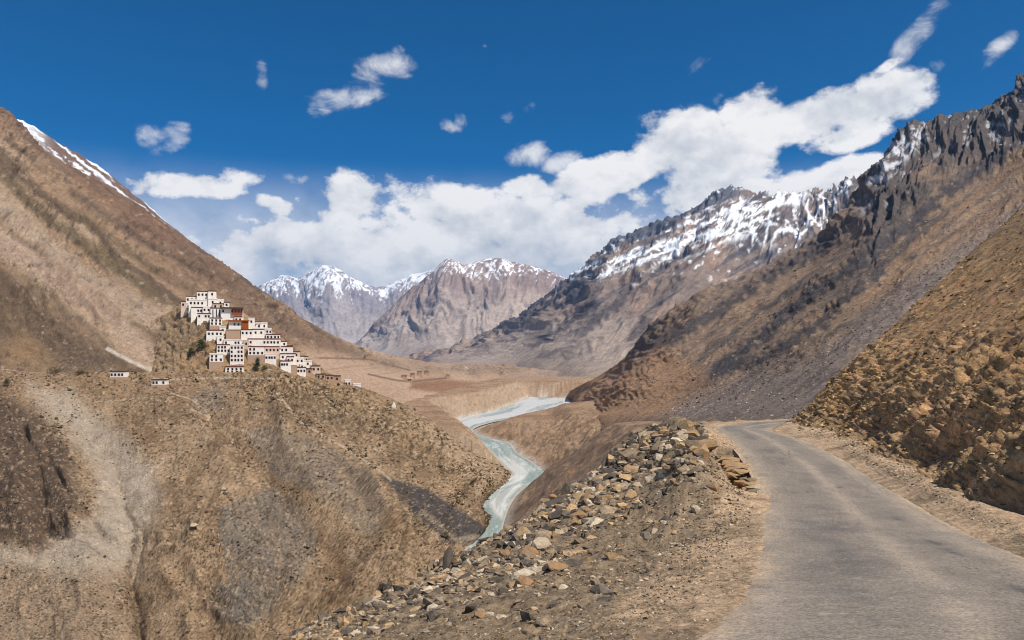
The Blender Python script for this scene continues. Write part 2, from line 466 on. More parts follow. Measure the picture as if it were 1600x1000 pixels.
# ---------------- snow mountain on the right
def snow_mountain():
    crest = [(640, 562, 5600), (700, 549, 5500), (770, 518, 5400), (820, 487, 5200), (868, 446, 5000), (905, 416, 4800), (940, 388, 4600),
             (962, 370, 4500), (1000, 362, 4400), (1050, 342, 4300), (1100, 318, 4200), (1140, 297, 4100), (1185, 302, 4100), (1235, 306, 4100),
             (1290, 298, 4000), (1330, 281, 3900), (1400, 270, 3800), (1500, 250, 3700)]
    foot = [(640, 566, 4900), (690, 567, 4500), (740, 570, 3900), (780, 573, 3500), (815, 577, 3100), (845, 583, 2700), (868, 588, 2500),
            (885, 592, 2350), (905, 596, 2200), (930, 600, 2100), (960, 602, 2050), (1000, 604, 2000), (1050, 604, 2000), (1110, 600, 2000),
            (1180, 590, 2000), (1250, 580, 2000), (1350, 560, 2000), (1450, 540, 2000)]
    rails = [foot]
    for fr, bend in ((.3, 1), (.65, 1)):
        row = []
        for a, b in zip(foot, crest):
            row.append((a[0] * (1 - fr) + b[0] * fr, a[1] * (1 - fr) + b[1] * fr, math.exp(math.log(a[2]) * (1 - fr * .9) + math.log(b[2]) * fr * .9)))
        rails.append(row)
    rails += [crest, back(crest)]
    g = loft(rails, 520, 240)
    P = g['P']; N = normals(P); s, t, u, v, px, py = (g[k] for k in ('s', 't', 'u', 'v', 'px', 'py'))
    vc = g['kv'][3] / g['kv'][-1]
    w = 22 * fbm(s / 55, t / 55, o=3, seed=3)
    # spurs descend towards the lower left
    a = .55 * px + .83 * py; l = .83 * px - .55 * py
    r = ridged((a + w) / 58, (l + w) / 190, o=5, gain=.56, seed=9)
    kx = sst(px, 1130, 1230); r2 = (1 - kx) * ridged((.425 * px + .905 * py + w * .7) / 17, (.905 * px - .425 * py + w) / 60, o=5, gain=.58, seed=19) + kx * ridged((px + .25 * py + w) / 24, (py + w) / 54, o=5, gain=.55, seed=19)
    high = sst(v, .28, .62)
    h = (80 * (r - .42) * (.35 + .65 * high) + 38 * (r2 - .4) * (.12 + .88 * high)) * sst(v, .02, .25) * (1 - .45 * sst(v, vc - .12, vc))
    h += (9 + 26 * sst(v, vc - .10, vc - .01)) * (ridged(s / 13, t / 20, o=4, seed=29) - .45) * high
    P = P + N * h[..., None]; N2 = normals(P); z = P[..., 2]
    px, py = img(P); n = fbm(s / 45, t / 45, o=5, seed=31); f = fbm(px / 12, py / 10, o=5, seed=33); a = .55 * px + .83 * py; l = .83 * px - .55 * py
    c = np.broadcast_to(lin((128, 110, 98)), P.shape).copy()
    c = mixc(c, (148, 122, 104), sst(n, -.1, .35))
    c = mixc(c, (74, 70, 74), sst(streak(a, l, 11, 90, 35) + .25 * high, .12, .45) * .85)
    c = mixc(c, (150, 126, 108), sst(streak(a, l, 6, 70, 37), .25, .5) * .6)
    # smooth grey scree below the cliffs
    scree = region(px + 14 * n, py + 10 * n, [(680, 560), (800, 520), (905, 490), (960, 495), (1040, 505), (1000, 560), (940, 600), (850, 600), (760, 580)], 22)
    c = mixc(c, (164, 144, 128), scree * .95)
    c = mixc(c, (138, 124, 116), scree * sst(streak(a, l, 7, 80, 39), .05, .4) * .7)
    c = mixc(c, (150, 130, 110), region(px, py, [(820, 560), (960, 575), (960, 620), (820, 600)], 16) * .6)
    for pl, wd in (([(1000, 430), (960, 480), (905, 520)], 7), ([(930, 470), (880, 512), (830, 540)], 6), ([(1010, 500), (985, 530)], 8)):
        d, _ = sdist(px + 8 * f, py + 8 * f, pl); c = mixc(c, (84, 76, 74), sst(d, wd * 1.6, wd * .3) * .8)
    # snow: streaked fields running down to the lower left, thin gullies to the right, dark rock along the crest
    a2 = .425 * px + .905 * py; l2 = .905 * px - .425 * py
    st = streak(a2 + 5 * f, l2, 6.5, 62, 341, o=5, gain=.6)
    dcr, _ = sdist(px, py, [q[:2] for q in crest])
    body = region(px + 14 * f, py + 10 * n, [(880, 432), (930, 400), (965, 375), (1060, 345), (1120, 318), (1200, 306), (1230, 312), (1200, 345),
                                              (1165, 372), (1110, 390), (1050, 404), (985, 424), (930, 438)], 9)
    field = region(px + 9 * f, py + 7 * n, [(950, 418), (1000, 388), (1060, 366), (1115, 338), (1160, 318), (1185, 322), (1150, 352), (1112, 374), (1060, 392), (1000, 410)], 7)
    sn = np.maximum(body * sst(st + .25 * n - .35 * (r2 - .4), -.02, .12), field * sst(st + .3 * f + .10, 0, .16))
    top = sst(dcr + 22 * f + 8 * n, 17, 8) * sst(px, 925, 950) * sst(px, 1185, 1140)
    c = mixc(c, (84, 86, 94), top * .9)
    sn = sn * (1 - .88 * top)
    gl = np.abs(pn((px + .35 * py + 5 * f + 10 * n) / 21, py / 90, None, 351)); gl2 = np.abs(pn((px - .4 * py + 5 * f) / 17, py / 70, None, 353))
    lowsn = region(px + 8 * f, py, [(1130, 345), (1190, 306), (1262, 304), (1330, 285), (1350, 320), (1320, 360), (1240, 396), (1150, 405)], 10)
    c = mixc(c, (96, 90, 90), lowsn * sst(n, -.2, .2) * .7)
    sn = np.maximum(sn, lowsn * np.maximum(sst(gl, .10, .02), .8 * sst(gl2, .08, .02)) * sst(py, 400, 360))
    sn = np.maximum(sn, region(px, py, [(1195, 298), (1262, 300), (1250, 322), (1215, 316)], 5) * sst(f, -.3, 0))
    sn = np.maximum(sn, .8 * sst(f + .3 * n, .28, .40) * sst(py, 470, 400) * (1 - top))
    c = mixc(c, (240, 242, 246), sn)
    sheet("snow_mountain", P, m_far, c, speck=.25)

# ---------------- right-hand mountain with dark crags
CREST_C = [(880, 640, 1800), (888, 628, 1650), (896, 612, 1500), (932, 590, 1380), (968, 566, 1280), (1010, 512, 1220), (1052, 482, 1180), (1100, 455, 1150), (1150, 436, 1150),
           (1225, 396, 1150), (1300, 350, 1150), (1335, 303, 1200), (1358, 268, 1250), (1405, 208, 1300), (1450, 190, 1300), (1480, 180, 1280),
           (1530, 172, 1250), (1562, 150, 1220), (1600, 118, 1180), (1680, 60, 1100), (1800, 0, 1000)]
def right_mountain():
    foot = [(885, 640, 1700), (893, 640, 1480), (902, 645, 1250), (912, 650, 1050), (928, 655, 830), (950, 656, 700), (975, 656, 610), (1000, 657, 530),
            (1030, 657, 450), (1070, 657, 370), (1120, 657, 300), (1170, 658, 240), (1220, 660, 190), (1290, 662, 150), (1370, 662, 128),
            (1450, 662, 115), (1540, 662, 105), (1640, 660, 100), (1760, 655, 96), (1950, 650, 92), (2200, 640, 90)]
    rails = [[(a[0], a[1] + 14, a[2] * .93) for a in foot], foot]
    for fr in (.12, .35, .68):
        rails.append([(a[0] * (1 - fr) + b[0] * fr, a[1] * (1 - fr) + b[1] * fr, math.exp(math.log(a[2]) * (1 - fr ** .8) + math.log(b[2]) * fr ** .8))
                      for a, b in zip(foot, CREST_C)])
    rails += [CREST_C, back(CREST_C)]
    g = loft(rails, 570, 380)
    P = g['P']; N = normals(P); s, t, u, v, px, py = (g[k] for k in ('s', 't', 'u', 'v', 'px', 'py'))
    Y = P[..., 1]
    vc = g['kv'][5] / g['kv'][-1]
    a = .60 * px + .80 * py; l = .80 * px - .60 * py
    w = 16 * fbm(px / 70, py / 70, o=3, seed=43)
    n = fbm(px / 60, py / 60, o=5, seed=45); f = fbm(px / 13, py / 11, o=5, seed=47)
    # crags along the skyline
    dcr, _ = sdist(px, py, [c[:2] for c in CREST_C])
    crag = sst(px - .15 * (py - 200), 1290, 1365) * sst(dcr + 25 * n + 9 * f, 105, 55)
    rr = ridged((a + w) / 40, (l + w) / 300, o=6, gain=.5, seed=51)
    ry = ridged((px + .30 * py + w * .8) / 24, (py - .35 * px) / 62, o=5, gain=.58, seed=53)
    sc = Y / 1000
    h = 13 * sc * (rr - .45) * sst(v, .05, .3)
    h += crag * (17 * (ry - .42)); edge = sst(dcr + 10 * n, 34, 10) * (1 - crag) * sst(px, 925, 985); h += edge * 6 * (ridged(px / 19 + .3 * n, py / 13, o=5, seed=71) - .42)
    rk = sst(rr + .4 * n + .15 * f, .42, .62)                       # outcropping ribs
    h += sc * 2.4 * (ridged(px / 9, py / 9, o=4, seed=55) - .4) * (rk * .9 + .12) * sst(v, .05, .2)
    h *= (1 - .55 * sst(v, vc - .06, vc) * (1 - crag))
    P = P + N * h[..., None] * np.array([1, .6, 1])
    px, py = img(P); f = fbm(px / 13, py / 11, o=5, seed=47); a = .60 * px + .80 * py; l = .80 * px - .60 * py
    c = np.broadcast_to(lin((146, 121, 98)), P.shape).copy()
    c = mixc(c, (158, 128, 98), sst(n + .3 * f, -.1, .4))
    c = mixc(c, (120, 104, 92), sst(streak(a, l, 11, 230, 57), 0, .3) * .8)
    dark = sst(streak(a + w, l, 26, 260, 59, o=5) + .30 * (rr - .4), .06, .32)
    c = mixc(c, (84, 78, 76), dark * .7 * sst(py - .1 * px, 560, 470))
    # the long dark rock bands and the pale scree tongue beneath them
    for pl, wd, k in (([(1600, 215), (1480, 300), (1420, 350), (1330, 420), (1240, 480), (1150, 560), (1060, 610)], 17, .9),
                      ([(1420, 395), (1330, 455), (1290, 500), (1190, 560), (1110, 585)], 14, .85),
                      ([(1300, 375), (1180, 445), (1100, 500), (1010, 545), (975, 575)], 15, .8),
                      ([(1030, 500), (990, 545), (950, 580)], 10, .8)):
        d, _ = sdist(px + 14 * f + 8 * n, py + 14 * f, pl); c = mixc(c, (72, 68, 70), sst(d, wd, wd * .25) * k)
    for pl, wd, k in (([(1600, 250), (1470, 350), (1390, 420)], 9, .75), ([(1600, 300), (1450, 400), (1330, 480)], 12, .6)):
        d, _ = sdist(px + 6 * f, py + 6 * f, pl); c = mixc(c, (150, 118, 88), sst(d, wd, wd * .2) * k)
    tongue = region(px + 8 * f, py + 8 * f, [(1480, 400), (1360, 490), (1270, 560), (1120, 610), (990, 655), (1250, 670), (1330, 560), (1600, 380), (1600, 320)], 16)
    c = mixc(c, (134, 118, 108), tongue * .9)
    c = mixc(c, (92, 84, 82), tongue * sst(streak(a, l, 7, 120, 61), .0, .35) * .6)
    warm = region(px, py, [(850, 660), (890, 590), (960, 560), (1040, 545), (1110, 590), (1040, 650), (960, 665)], 18)
    c = mixc(c, (172, 132, 94), warm * .75)
    c = mixc(c, (116, 102, 92), edge * .5 * sst(f + .2, -.1, .3)); c = mixc(c, (172, 146, 118), sst(f, .28, .5) * .7 * (1 - crag))
    c = mixc(c, (66, 60, 58), sst(-f, .30, .52) * .55)
    c = mixc(c, (84, 79, 79), crag * .85)
    c = mixc(c, (104, 92, 84), crag * sst(streak(px + .3 * py, py, 8, 60, 63), .1, .4) * .8)
    sn = crag * sst(.20 - ry + .55 * f, .0, .12) * .7 * sst(dcr, 75, 30)
    sn = np.maximum(sn, sst(-f + .3 * n, .34, .46) * crag * .6)
    snl = region(px, py, [(1395, 225), (1430, 195), (1450, 215), (1400, 265), (1370, 290), (1355, 285)], 8) * sst(f, -.15, .1)
    c = mixc(c, (214, 214, 220), np.maximum(sn * .8, snl * .9))
    o = sheet("right_mountain", P, m_mid, c)
    return g, P

# ---------------- left-hand mountain
CREST_F = [(-150, 60, 800), (0, 166, 800), (30, 190, 815), (61, 229, 830), (119, 266, 850), (190, 302, 880), (250, 342, 920), (345, 408, 990), (430, 470, 1150), (480, 500, 1280),
           (530, 528, 1450), (600, 556, 1900), (660, 568, 2500), (760, 573, 3200), (880, 567, 4200)]
def left_mountain():
    f0 = [(-150, 660, 410), (0, 645, 415), (40, 645, 416), (80, 645, 418), (130, 645, 422), (175, 645, 427), (245, 640, 446), (330, 620, 520), (420, 640, 600), (480, 645, 660),
          (560, 645, 750), (640, 640, 950), (720, 622, 1250), (820, 602, 2000), (900, 582, 3200)]
    f1 = [(-150, 575, 430), (0, 572, 430), (40, 572, 432), (80, 572, 434), (130, 572, 438), (175, 570, 444), (250, 560, 475), (330, 560, 560), (430, 572, 680), (490, 580, 740),
          (560, 588, 850), (640, 588, 1150), (700, 585, 1500), (800, 580, 2300), (880, 572, 3500)]
    f2 = [(-150, 440, 500), (0, 440, 500), (40, 446, 505), (80, 452, 510), (130, 460, 520), (180, 464, 532), (260, 472, 560), (345, 502, 640), (440, 532, 800), (490, 548, 900),
          (540, 560, 1050), (620, 572, 1500), (680, 576, 1900), (780, 577, 2600), (880, 570, 3600)]
    f3 = [(-150, 250, 640), (0, 295, 640), (35, 315, 650), (70, 338, 660), (125, 370, 675), (185, 395, 700), (255, 425, 740), (345, 465, 810), (435, 506, 960), (485, 530, 1080),
          (535, 546, 1250), (610, 564, 1700), (670, 573, 2200), (770, 575.5, 2900), (880, 569, 3800)]
    g = loft([f0, f1, f2, f3, CREST_F, back(CREST_F)], 500, 330)
    P = g['P']; N = normals(P); s, t, u, v, px, py = (g[k] for k in ('s', 't', 'u', 'v', 'px', 'py'))
    Y = P[..., 1]; vc = g['kv'][4] / g['kv'][-1]
    a = .64 * px - .77 * py; l = .77 * px + .64 * py                 # streaks run down to the right
    w = 14 * fbm(px / 80, py / 80, o=3, seed=103)
    n = fbm(px / 70, py / 60, o=5, seed=105); f = fbm(px / 12, py / 10, o=5, seed=107)
    rr = ridged((a + w) / 62, (l + w) / 300, o=5, gain=.5, seed=111)
    r2 = ridged((a + w) / 17, (l) / 60, o=4, gain=.55, seed=113)
    steep = sst(v, .16, .4) * sst(px, 720, 430)
    h = (Y / 700) * (20 * (rr - .45) + 6.5 * (r2 - .4)) * steep * (1 - .85 * sst(v, vc - .12, vc))
    # the dark lobe at the left edge and the ravine beside it
    lobe = region(px, py, [(-200, 400), (0, 428), (60, 462), (120, 505), (190, 560), (215, 580), (-200, 580)], 26)
    h += 10 * lobe * sst(v, .30, .45)
    rocky = sst(streak(a + w, l, 34, 200, 116) + .5 * n, -.15, .25)
    h += (Y / 700) * (.9 + 2.2 * rocky) * (ridged((px + .5 * w) / 12, (py + .5 * w) / 10, o=5, gain=.58, seed=115) - .4) * steep
    h += (Y / 1000) * .9 * fbm(px / 8, py / 4, o=3, seed=117)
    P = P + N * h[..., None] * np.array([1, .6, 1])
    px, py = img(P); f = fbm(px / 12, py / 10, o=5, seed=107); a = .64 * px - .77 * py; l = .77 * px + .64 * py
    c = np.broadcast_to(lin((150, 122, 94)), P.shape).copy()
    c = mixc(c, (166, 140, 112), sst(streak(a + w, l, 24, 220, 121) + .2 * n, -.05, .3))
    c = mixc(c, (98, 80, 62), sst(streak(a + w, l, 20, 240, 123, o=5) + .2 * n - .2 * (rr - .5), .05, .36) * .9)
    upper = sst(.62 * px - .78 * py + 10 * n, -178, -120) * sst(px, 560, 330)
    c = mixc(c, (116, 88, 70), upper * .85)
    c = mixc(c, (84, 68, 58), upper * sst(streak(a, l, 9, 90, 125), .05, .4) * .8)
    c = mixc(c, (152, 112, 82), upper * sst(streak(a, l, 13, 80, 127), .2, .45) * .8)
    # pale rubbly band through the middle, darker olive bands beside it
    for pl, wd, colr, k in (([(-20, 470), (0, 425), (60, 470), (130, 500), (215, 560)], 26, (176, 148, 120), .35),
                            ([(0, 320), (60, 372), (130, 430), (230, 490), (300, 520)], 22, (172, 150, 128), .7),
                            ([(0, 370), (90, 440), (180, 500), (240, 560)], 24, (178, 152, 130), .7),
                            ([(0, 270), (80, 345), (170, 405), (250, 470)], 15, (92, 78, 54), .75),
                            ([(60, 300), (170, 370), (250, 430), (300, 455)], 12, (98, 80, 58), .6),
                            ([(110, 300), (230, 380), (330, 430)], 10, (84, 70, 60), .6),
                            ([(300, 400), (380, 450), (480, 520), (560, 552)], 14, (112, 90, 70), .6),
                            ([(330, 440), (420, 500), (520, 545), (620, 572)], 12, (116, 92, 72), .6)):
        d, _ = sdist(px + 12 * f + 10 * n, py + 10 * f, pl); c = mixc(c, colr, sst(d, wd, wd * .2) * k)
    c = mixc(c, (104, 84, 64), lobe * .85)
    c = mixc(c, (84, 70, 58), lobe * sst(f + n, .0, .4) * .7)
    c = mixc(c, (150, 118, 82), lobe * region(px + 12 * f, py + 12 * f, [(0, 540), (40, 520), (70, 545), (90, 572), (0, 580)], 12) * .6)
    d, _ = sdist(px + 2 * f, py + 2 * f, [(168, 545), (190, 557), (212, 568), (236, 578)]); c = mixc(c, (190, 174, 158), sst(d, 4.0, 1.5))
    # alluvial plain
    plain = region(px + 6 * n, py + 3 * n, [(420, 540), (520, 552), (600, 572), (700, 590), (820, 585), (820, 620), (560, 640), (400, 610), (380, 560)], 10)
    c = mixc(c, (176, 146, 120), plain * .95)
    c = mixc(c, (150, 116, 88), plain * sst(streak(py + .1 * px, px, 6, 120, 131), .15, .4) * .6)
    c = mixc(c, (130, 92, 64), region(px, py + 2 * n, [(645, 597), (690, 592), (760, 598), (825, 601), (800, 610), (700, 616), (640, 608)], 4) * .85)
    c = mixc(c, (150, 124, 100), sst(px, 560, 640) * sst(py, 592, 575) * .6)
    d, _ = sdist(px, py + 2.2 * n, [(500, 559), (545, 560), (580, 562), (640, 578)]); c = mixc(c, (110, 88, 70), sst(d, 2.0, .6) * .8)
    d, _ = sdist(px, py + 1.5 * n, [(575, 584), (610, 592), (640, 597), (700, 590)]); c = mixc(c, (104, 82, 66), sst(d, 2.2, .6) * .8)
    c = mixc(c, (82, 68, 56), sst(-f, .16, .40) * (.35 + .5 * rocky) * (1 - plain)); c = mixc(c, (128, 108, 88), rocky * (1 - plain) * .4 * sst(-n, -.1, .3))
    c = mixc(c, (188, 164, 138), sst(f, .30, .5) * .5 * (1 - plain))
    sheet("left_mountain", P, m_hill, c, speck=.25 + .35 * rocky * (1 - plain)); global PF; PF = P
    # snowy shoulder behind it
    cr = [(-60, 120, 1500), (14, 184, 1500), (37, 190, 1500), (90, 222, 1520), (150, 257, 1540), (200, 296, 1560), (232, 322, 1580), (300, 380, 1600)]
    lo = [(a_ + 10, b + 60, y * .9) for a_, b, y in cr]
    g2 = loft([lo, cr, back(cr)], 160, 60)
    P2 = g2['P']; px, py = g2['px'], g2['py']
    P2 = P2 + normals(P2) * (4 * (ridged(px / 20, py / 30, o=5, seed=141) - .4))[..., None]
    c2 = np.broadcast_to(lin((240, 242, 246)), P2.shape).copy()
    st = streak(.62 * px - .78 * py, .78 * px + .62 * py, 5, 80, 143)
    c2 = mixc(c2, (120, 96, 82), sst(st + .22, .0, .16) * sst(px, 20, 90))
    sheet("snow_shoulder", P2, m_mid, c2)

# ---------------- valley floor with the river cut into it
RL = [(560, 1150), (640, 1010), (700, 900), (740, 835), (745, 800), (748, 772), (790, 752), (800, 742), (793, 733), (772, 710), (751, 690), (728, 673), (705, 658), (730, 651), (770, 643),
      (800, 632), (827, 620)]
RR = [(690, 1150), (740, 1010), (775, 900), (782, 835), (789, 807), (800, 782), (818, 762), (852, 741), (832, 723), (806, 706), (797, 693), (752, 682), (738, 673), (785, 656), (862, 647),
      (890, 632), (902, 622)]
ZR = -90.0
def onriver(px, py): Y = -ZR * F / (py - HY); return ((px - 800) / F * Y, Y)
BL = [(-330, -150), (-150, 60), (-95, 130)] + [onriver(*p) for p in RL[1:]]; BR = [(-300, -150), (-115, 60), (-62, 130)] + [onriver(*p) for p in RR[1:]]
FAR_L = [(150, 2050), (120, 2300), (-120, 2600), (60, 3000)]; FAR_R = [(230, 2080), (180, 2380), (-40, 2700), (140, 3050)]
def shelf_right(X, Y):
    return np.maximum(-.088 * Y, -66.0) - 6.0 * sst(Y, 90, 64) - 12 * sst(Y, 540, 640) * sst(Y, 1300, 950) * sst(X, 72, 42)
def valley():
    pyr = np.concatenate([np.linspace(3600, 860, 60), np.linspace(858, 700, 110), np.linspace(699, 600, 125), np.linspace(599.5, 560, 66), np.linspace(559, 551.2, 14)])
    Yr = 78.0 * F / (pyr - HY)
    pxs = np.concatenate([np.linspace(-300, 560, 60), np.linspace(563, 1120, 270), np.linspace(1126, 1900, 50)])
    PX, YY = np.meshgrid(pxs, Yr); X = (PX - 800) / F * YY
    poly = BL + BR[::-1]
    d, _ = sdist(X, YY, poly + [poly[0]]); ins = inpoly(X, YY, poly)
    polf = FAR_L + FAR_R[::-1]
    d2, _ = sdist(X, YY, polf + [polf[0]]); ins2 = inpoly(X, YY, polf)
    dl, _ = sdist(X, YY, BL); dr, _ = sdist(X, YY, BR)
    right = (dr < dl) | (X > 20) & (YY < 380)
    n = fbm(X / 60, YY / 60, o=5, seed=201); f = fbm(X / 11, YY / 11, o=5, seed=203); n2 = ridged(X / 26, YY / 26, o=4, seed=205)
    sh = np.where(right, shelf_right(X, YY) + 2.2 * n * sst(YY, 60, 200), np.where(YY < 600, -135.0, -61.0 + 2.2 * n))
    slope = np.where(right, np.where(YY < 560, .76, .5), .95)
    slope = np.where(right & (YY > 640), .34, slope)
    dd = d + 5 * n * sst(d, 4, 20) + 5 * (n2 - .45) * sst(d, 2, 12)
    z = np.minimum(sh, ZR - .6 + slope * np.maximum(dd, 0))
    zsm = np.abs(sh - (ZR + slope * dd)); z = z - .25 * np.clip(6 - zsm, 0, 6)
    z = np.where(ins, ZR - 1.2, z)
    zf = np.where(ins2, ZR, np.minimum(z, ZR + .5 * d2)); z = np.where(YY > 1900, zf, z)
    # rough little cliffs on the promontory between the bends
    cliff = sst(np.abs(z + 76), 18, 6) * right * sst(YY, 480, 600) * sst(YY, 1000, 800)
    z = z + cliff * 7 * (ridged(X / 16, YY / 18, o=5, seed=207) - .45)
    z = z + .5 * f * sst(d, 1, 8) + .0
    P = np.stack([X, YY, z], -1); N = normals(P)
    pb, pyb = PX, HY - z / YY * F
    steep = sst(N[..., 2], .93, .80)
    c = np.broadcast_to(lin((158, 128, 98)), P.shape).copy()
    c = mixc(c, (136, 104, 76), sst(n, -.1, .3) * .8)
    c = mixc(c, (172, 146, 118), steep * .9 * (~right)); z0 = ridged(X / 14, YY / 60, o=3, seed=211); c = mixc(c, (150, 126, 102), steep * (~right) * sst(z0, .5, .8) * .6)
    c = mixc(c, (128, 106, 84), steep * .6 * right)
    g1 = sst(YY, 600, 540) * right * steep                           # grey brown slope below the road
    c = mixc(c, (128, 104, 84), g1 * .8)
    c = mixc(c, (160, 136, 112), g1 * sst(fbm((X + .6 * YY) / 14, YY / 40, o=5, gain=.65, seed=209), .0, .3) * .6)
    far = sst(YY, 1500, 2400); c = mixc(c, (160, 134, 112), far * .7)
    c = mixc(c, (190, 174, 156), sst(d, 9, 1) * sst(z, -84, -88) * .8)
    c = mixc(c, (92, 76, 62), sst(-f, .25, .5) * .6 * sst(YY, 1600, 900))
    c = mixc(c, (180, 152, 122), sst(f, .28, .5) * .5)
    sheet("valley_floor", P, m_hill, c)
    # river surface: strip between the banks
    def resample(pts, n_):
        pts = np.array(pts); L = np.concatenate([[0], np.cumsum(np.hypot(*np.diff(np.log(np.abs(pts) + 300), axis=0).T))])
        return hermite(pts, L, np.linspace(0, L[-1], n_))
    A = resample(BL, 420); B = resample(BR, 420)
    k = np.linspace(-.04, 1.04, 60)[None, :, None]
    Q = A[:, None] * (1 - k) + B[:, None] * k
    Q3 = np.concatenate([Q, np.full(Q.shape[:2] + (1,), ZR)], -1)
    x, y = Q[..., 0], Q[..., 1]; kk = np.broadcast_to(k[..., 0], x.shape); row = np.arange(420)[:, None] * np.ones_like(kk)
    braid = fbm(kk * 3.2 + .6 * fbm(row / 40, kk * 2, o=3, seed=223), row / 46, o=4, seed=221)
    fine = fbm(x / 5, y / 9, o=4, seed=225)
    upper = sst(y, 850, 1010)
    c = np.broadcast_to(lin((132, 142, 134)), Q3.shape).copy()
    c = mixc(c, (156, 162, 152), sst(braid + .2 * fine, 0, .3) * .7)
    px, py = img(Q3)
    bar = np.maximum(region(px, py, [(760, 775), (790, 740), (822, 742), (812, 760), (792, 780), (784, 812), (772, 800)], 3) * .95,
                     region(px, py, [(770, 716), (800, 712), (835, 735), (810, 745), (785, 735)], 4) * .75)
    c = mixc(c, (196, 190, 182), bar * sst(braid + .35, -.2, .1)); near_ = 1 - upper; c = mixc(c, (122, 142, 134), near_ * sst(-braid, -.1, .25) * .7); c = mixc(c, (206, 206, 200), sst(fbm(kk * 6 + 1.5 * fine, row / 12, o=5, gain=.65, seed=229), .08, .2) * .5); c = mixc(c, (118, 128, 122), sst(-fbm(kk * 5, row / 30, o=3, seed=231), .1, .35) * .5); e_ = np.minimum(kk, 1 - kk) + .03 * fine; c = mixc(c, (176, 160, 140), sst(e_, .07, .01) * .8)
    c = mixc(c, (188, 186, 182), upper * sst(braid + .25 * fine, -.18, .06) * .95)
    c = mixc(c, (150, 158, 158), upper * sst(-braid, .0, .3) * .6)
    Q3[..., 2] += .35 * sst(braid, .05, .25) * upper + .3 * bar
    sheet("river", Q3, m_water, c, speck=.12)
    # far loop of the river
    A = np.array(FAR_L); B = np.array(FAR_R); L = np.arange(4.0)
    A = hermite(A, L, np.linspace(0, 3, 40)); B = hermite(B, L, np.linspace(0, 3, 40)); k = np.linspace(0, 1, 5)[None, :, None]
    Q = A[:, None] * (1 - k) + B[:, None] * k
    Q3 = np.concatenate([Q, np.full(Q.shape[:2] + (1,), ZR + 3)], -1)
    sheet("river_far_bend", Q3, m_water, np.broadcast_to(lin((206, 202, 196)), Q3.shape).copy())

def water_mat():
    m = bpy.data.materials.new("milky glacial water"); m.use_nodes = True
    g = NG(m.node_tree); t = m.node_tree; bs = t.nodes['Principled BSDF']
    at = g.n('ShaderNodeAttribute', attribute_name='Col').outputs['Color']
    ge = g.n('ShaderNodeTexCoord').outputs['Object']
    nz = g.n('ShaderNodeTexNoise'); g.put(nz.inputs['Vector'], ge); nz.inputs['Scale'].default_value = .25; nz.inputs['Detail'].default_value = 8
    nz.inputs['Roughness'].default_value = .7
    foam = g.ss(nz.outputs[0], .56, .72)
    c = g.mix(g.m('MULTIPLY', foam, .5), at, srgb(205, 208, 205))
    t.links.new(c, bs.inputs['Base Color']); bs.inputs['Roughness'].default_value = .5; bs.inputs['Specular IOR Level'].default_value = .08
    bp = g.n('ShaderNodeBump'); bp.inputs['Strength'].default_value = .8; bp.inputs['Distance'].default_value = .5
    g.put(bp.inputs['Height'], nz.outputs[0]); t.links.new(bp.outputs[0], bs.inputs['Normal'])
    return m
m_water = water_mat()

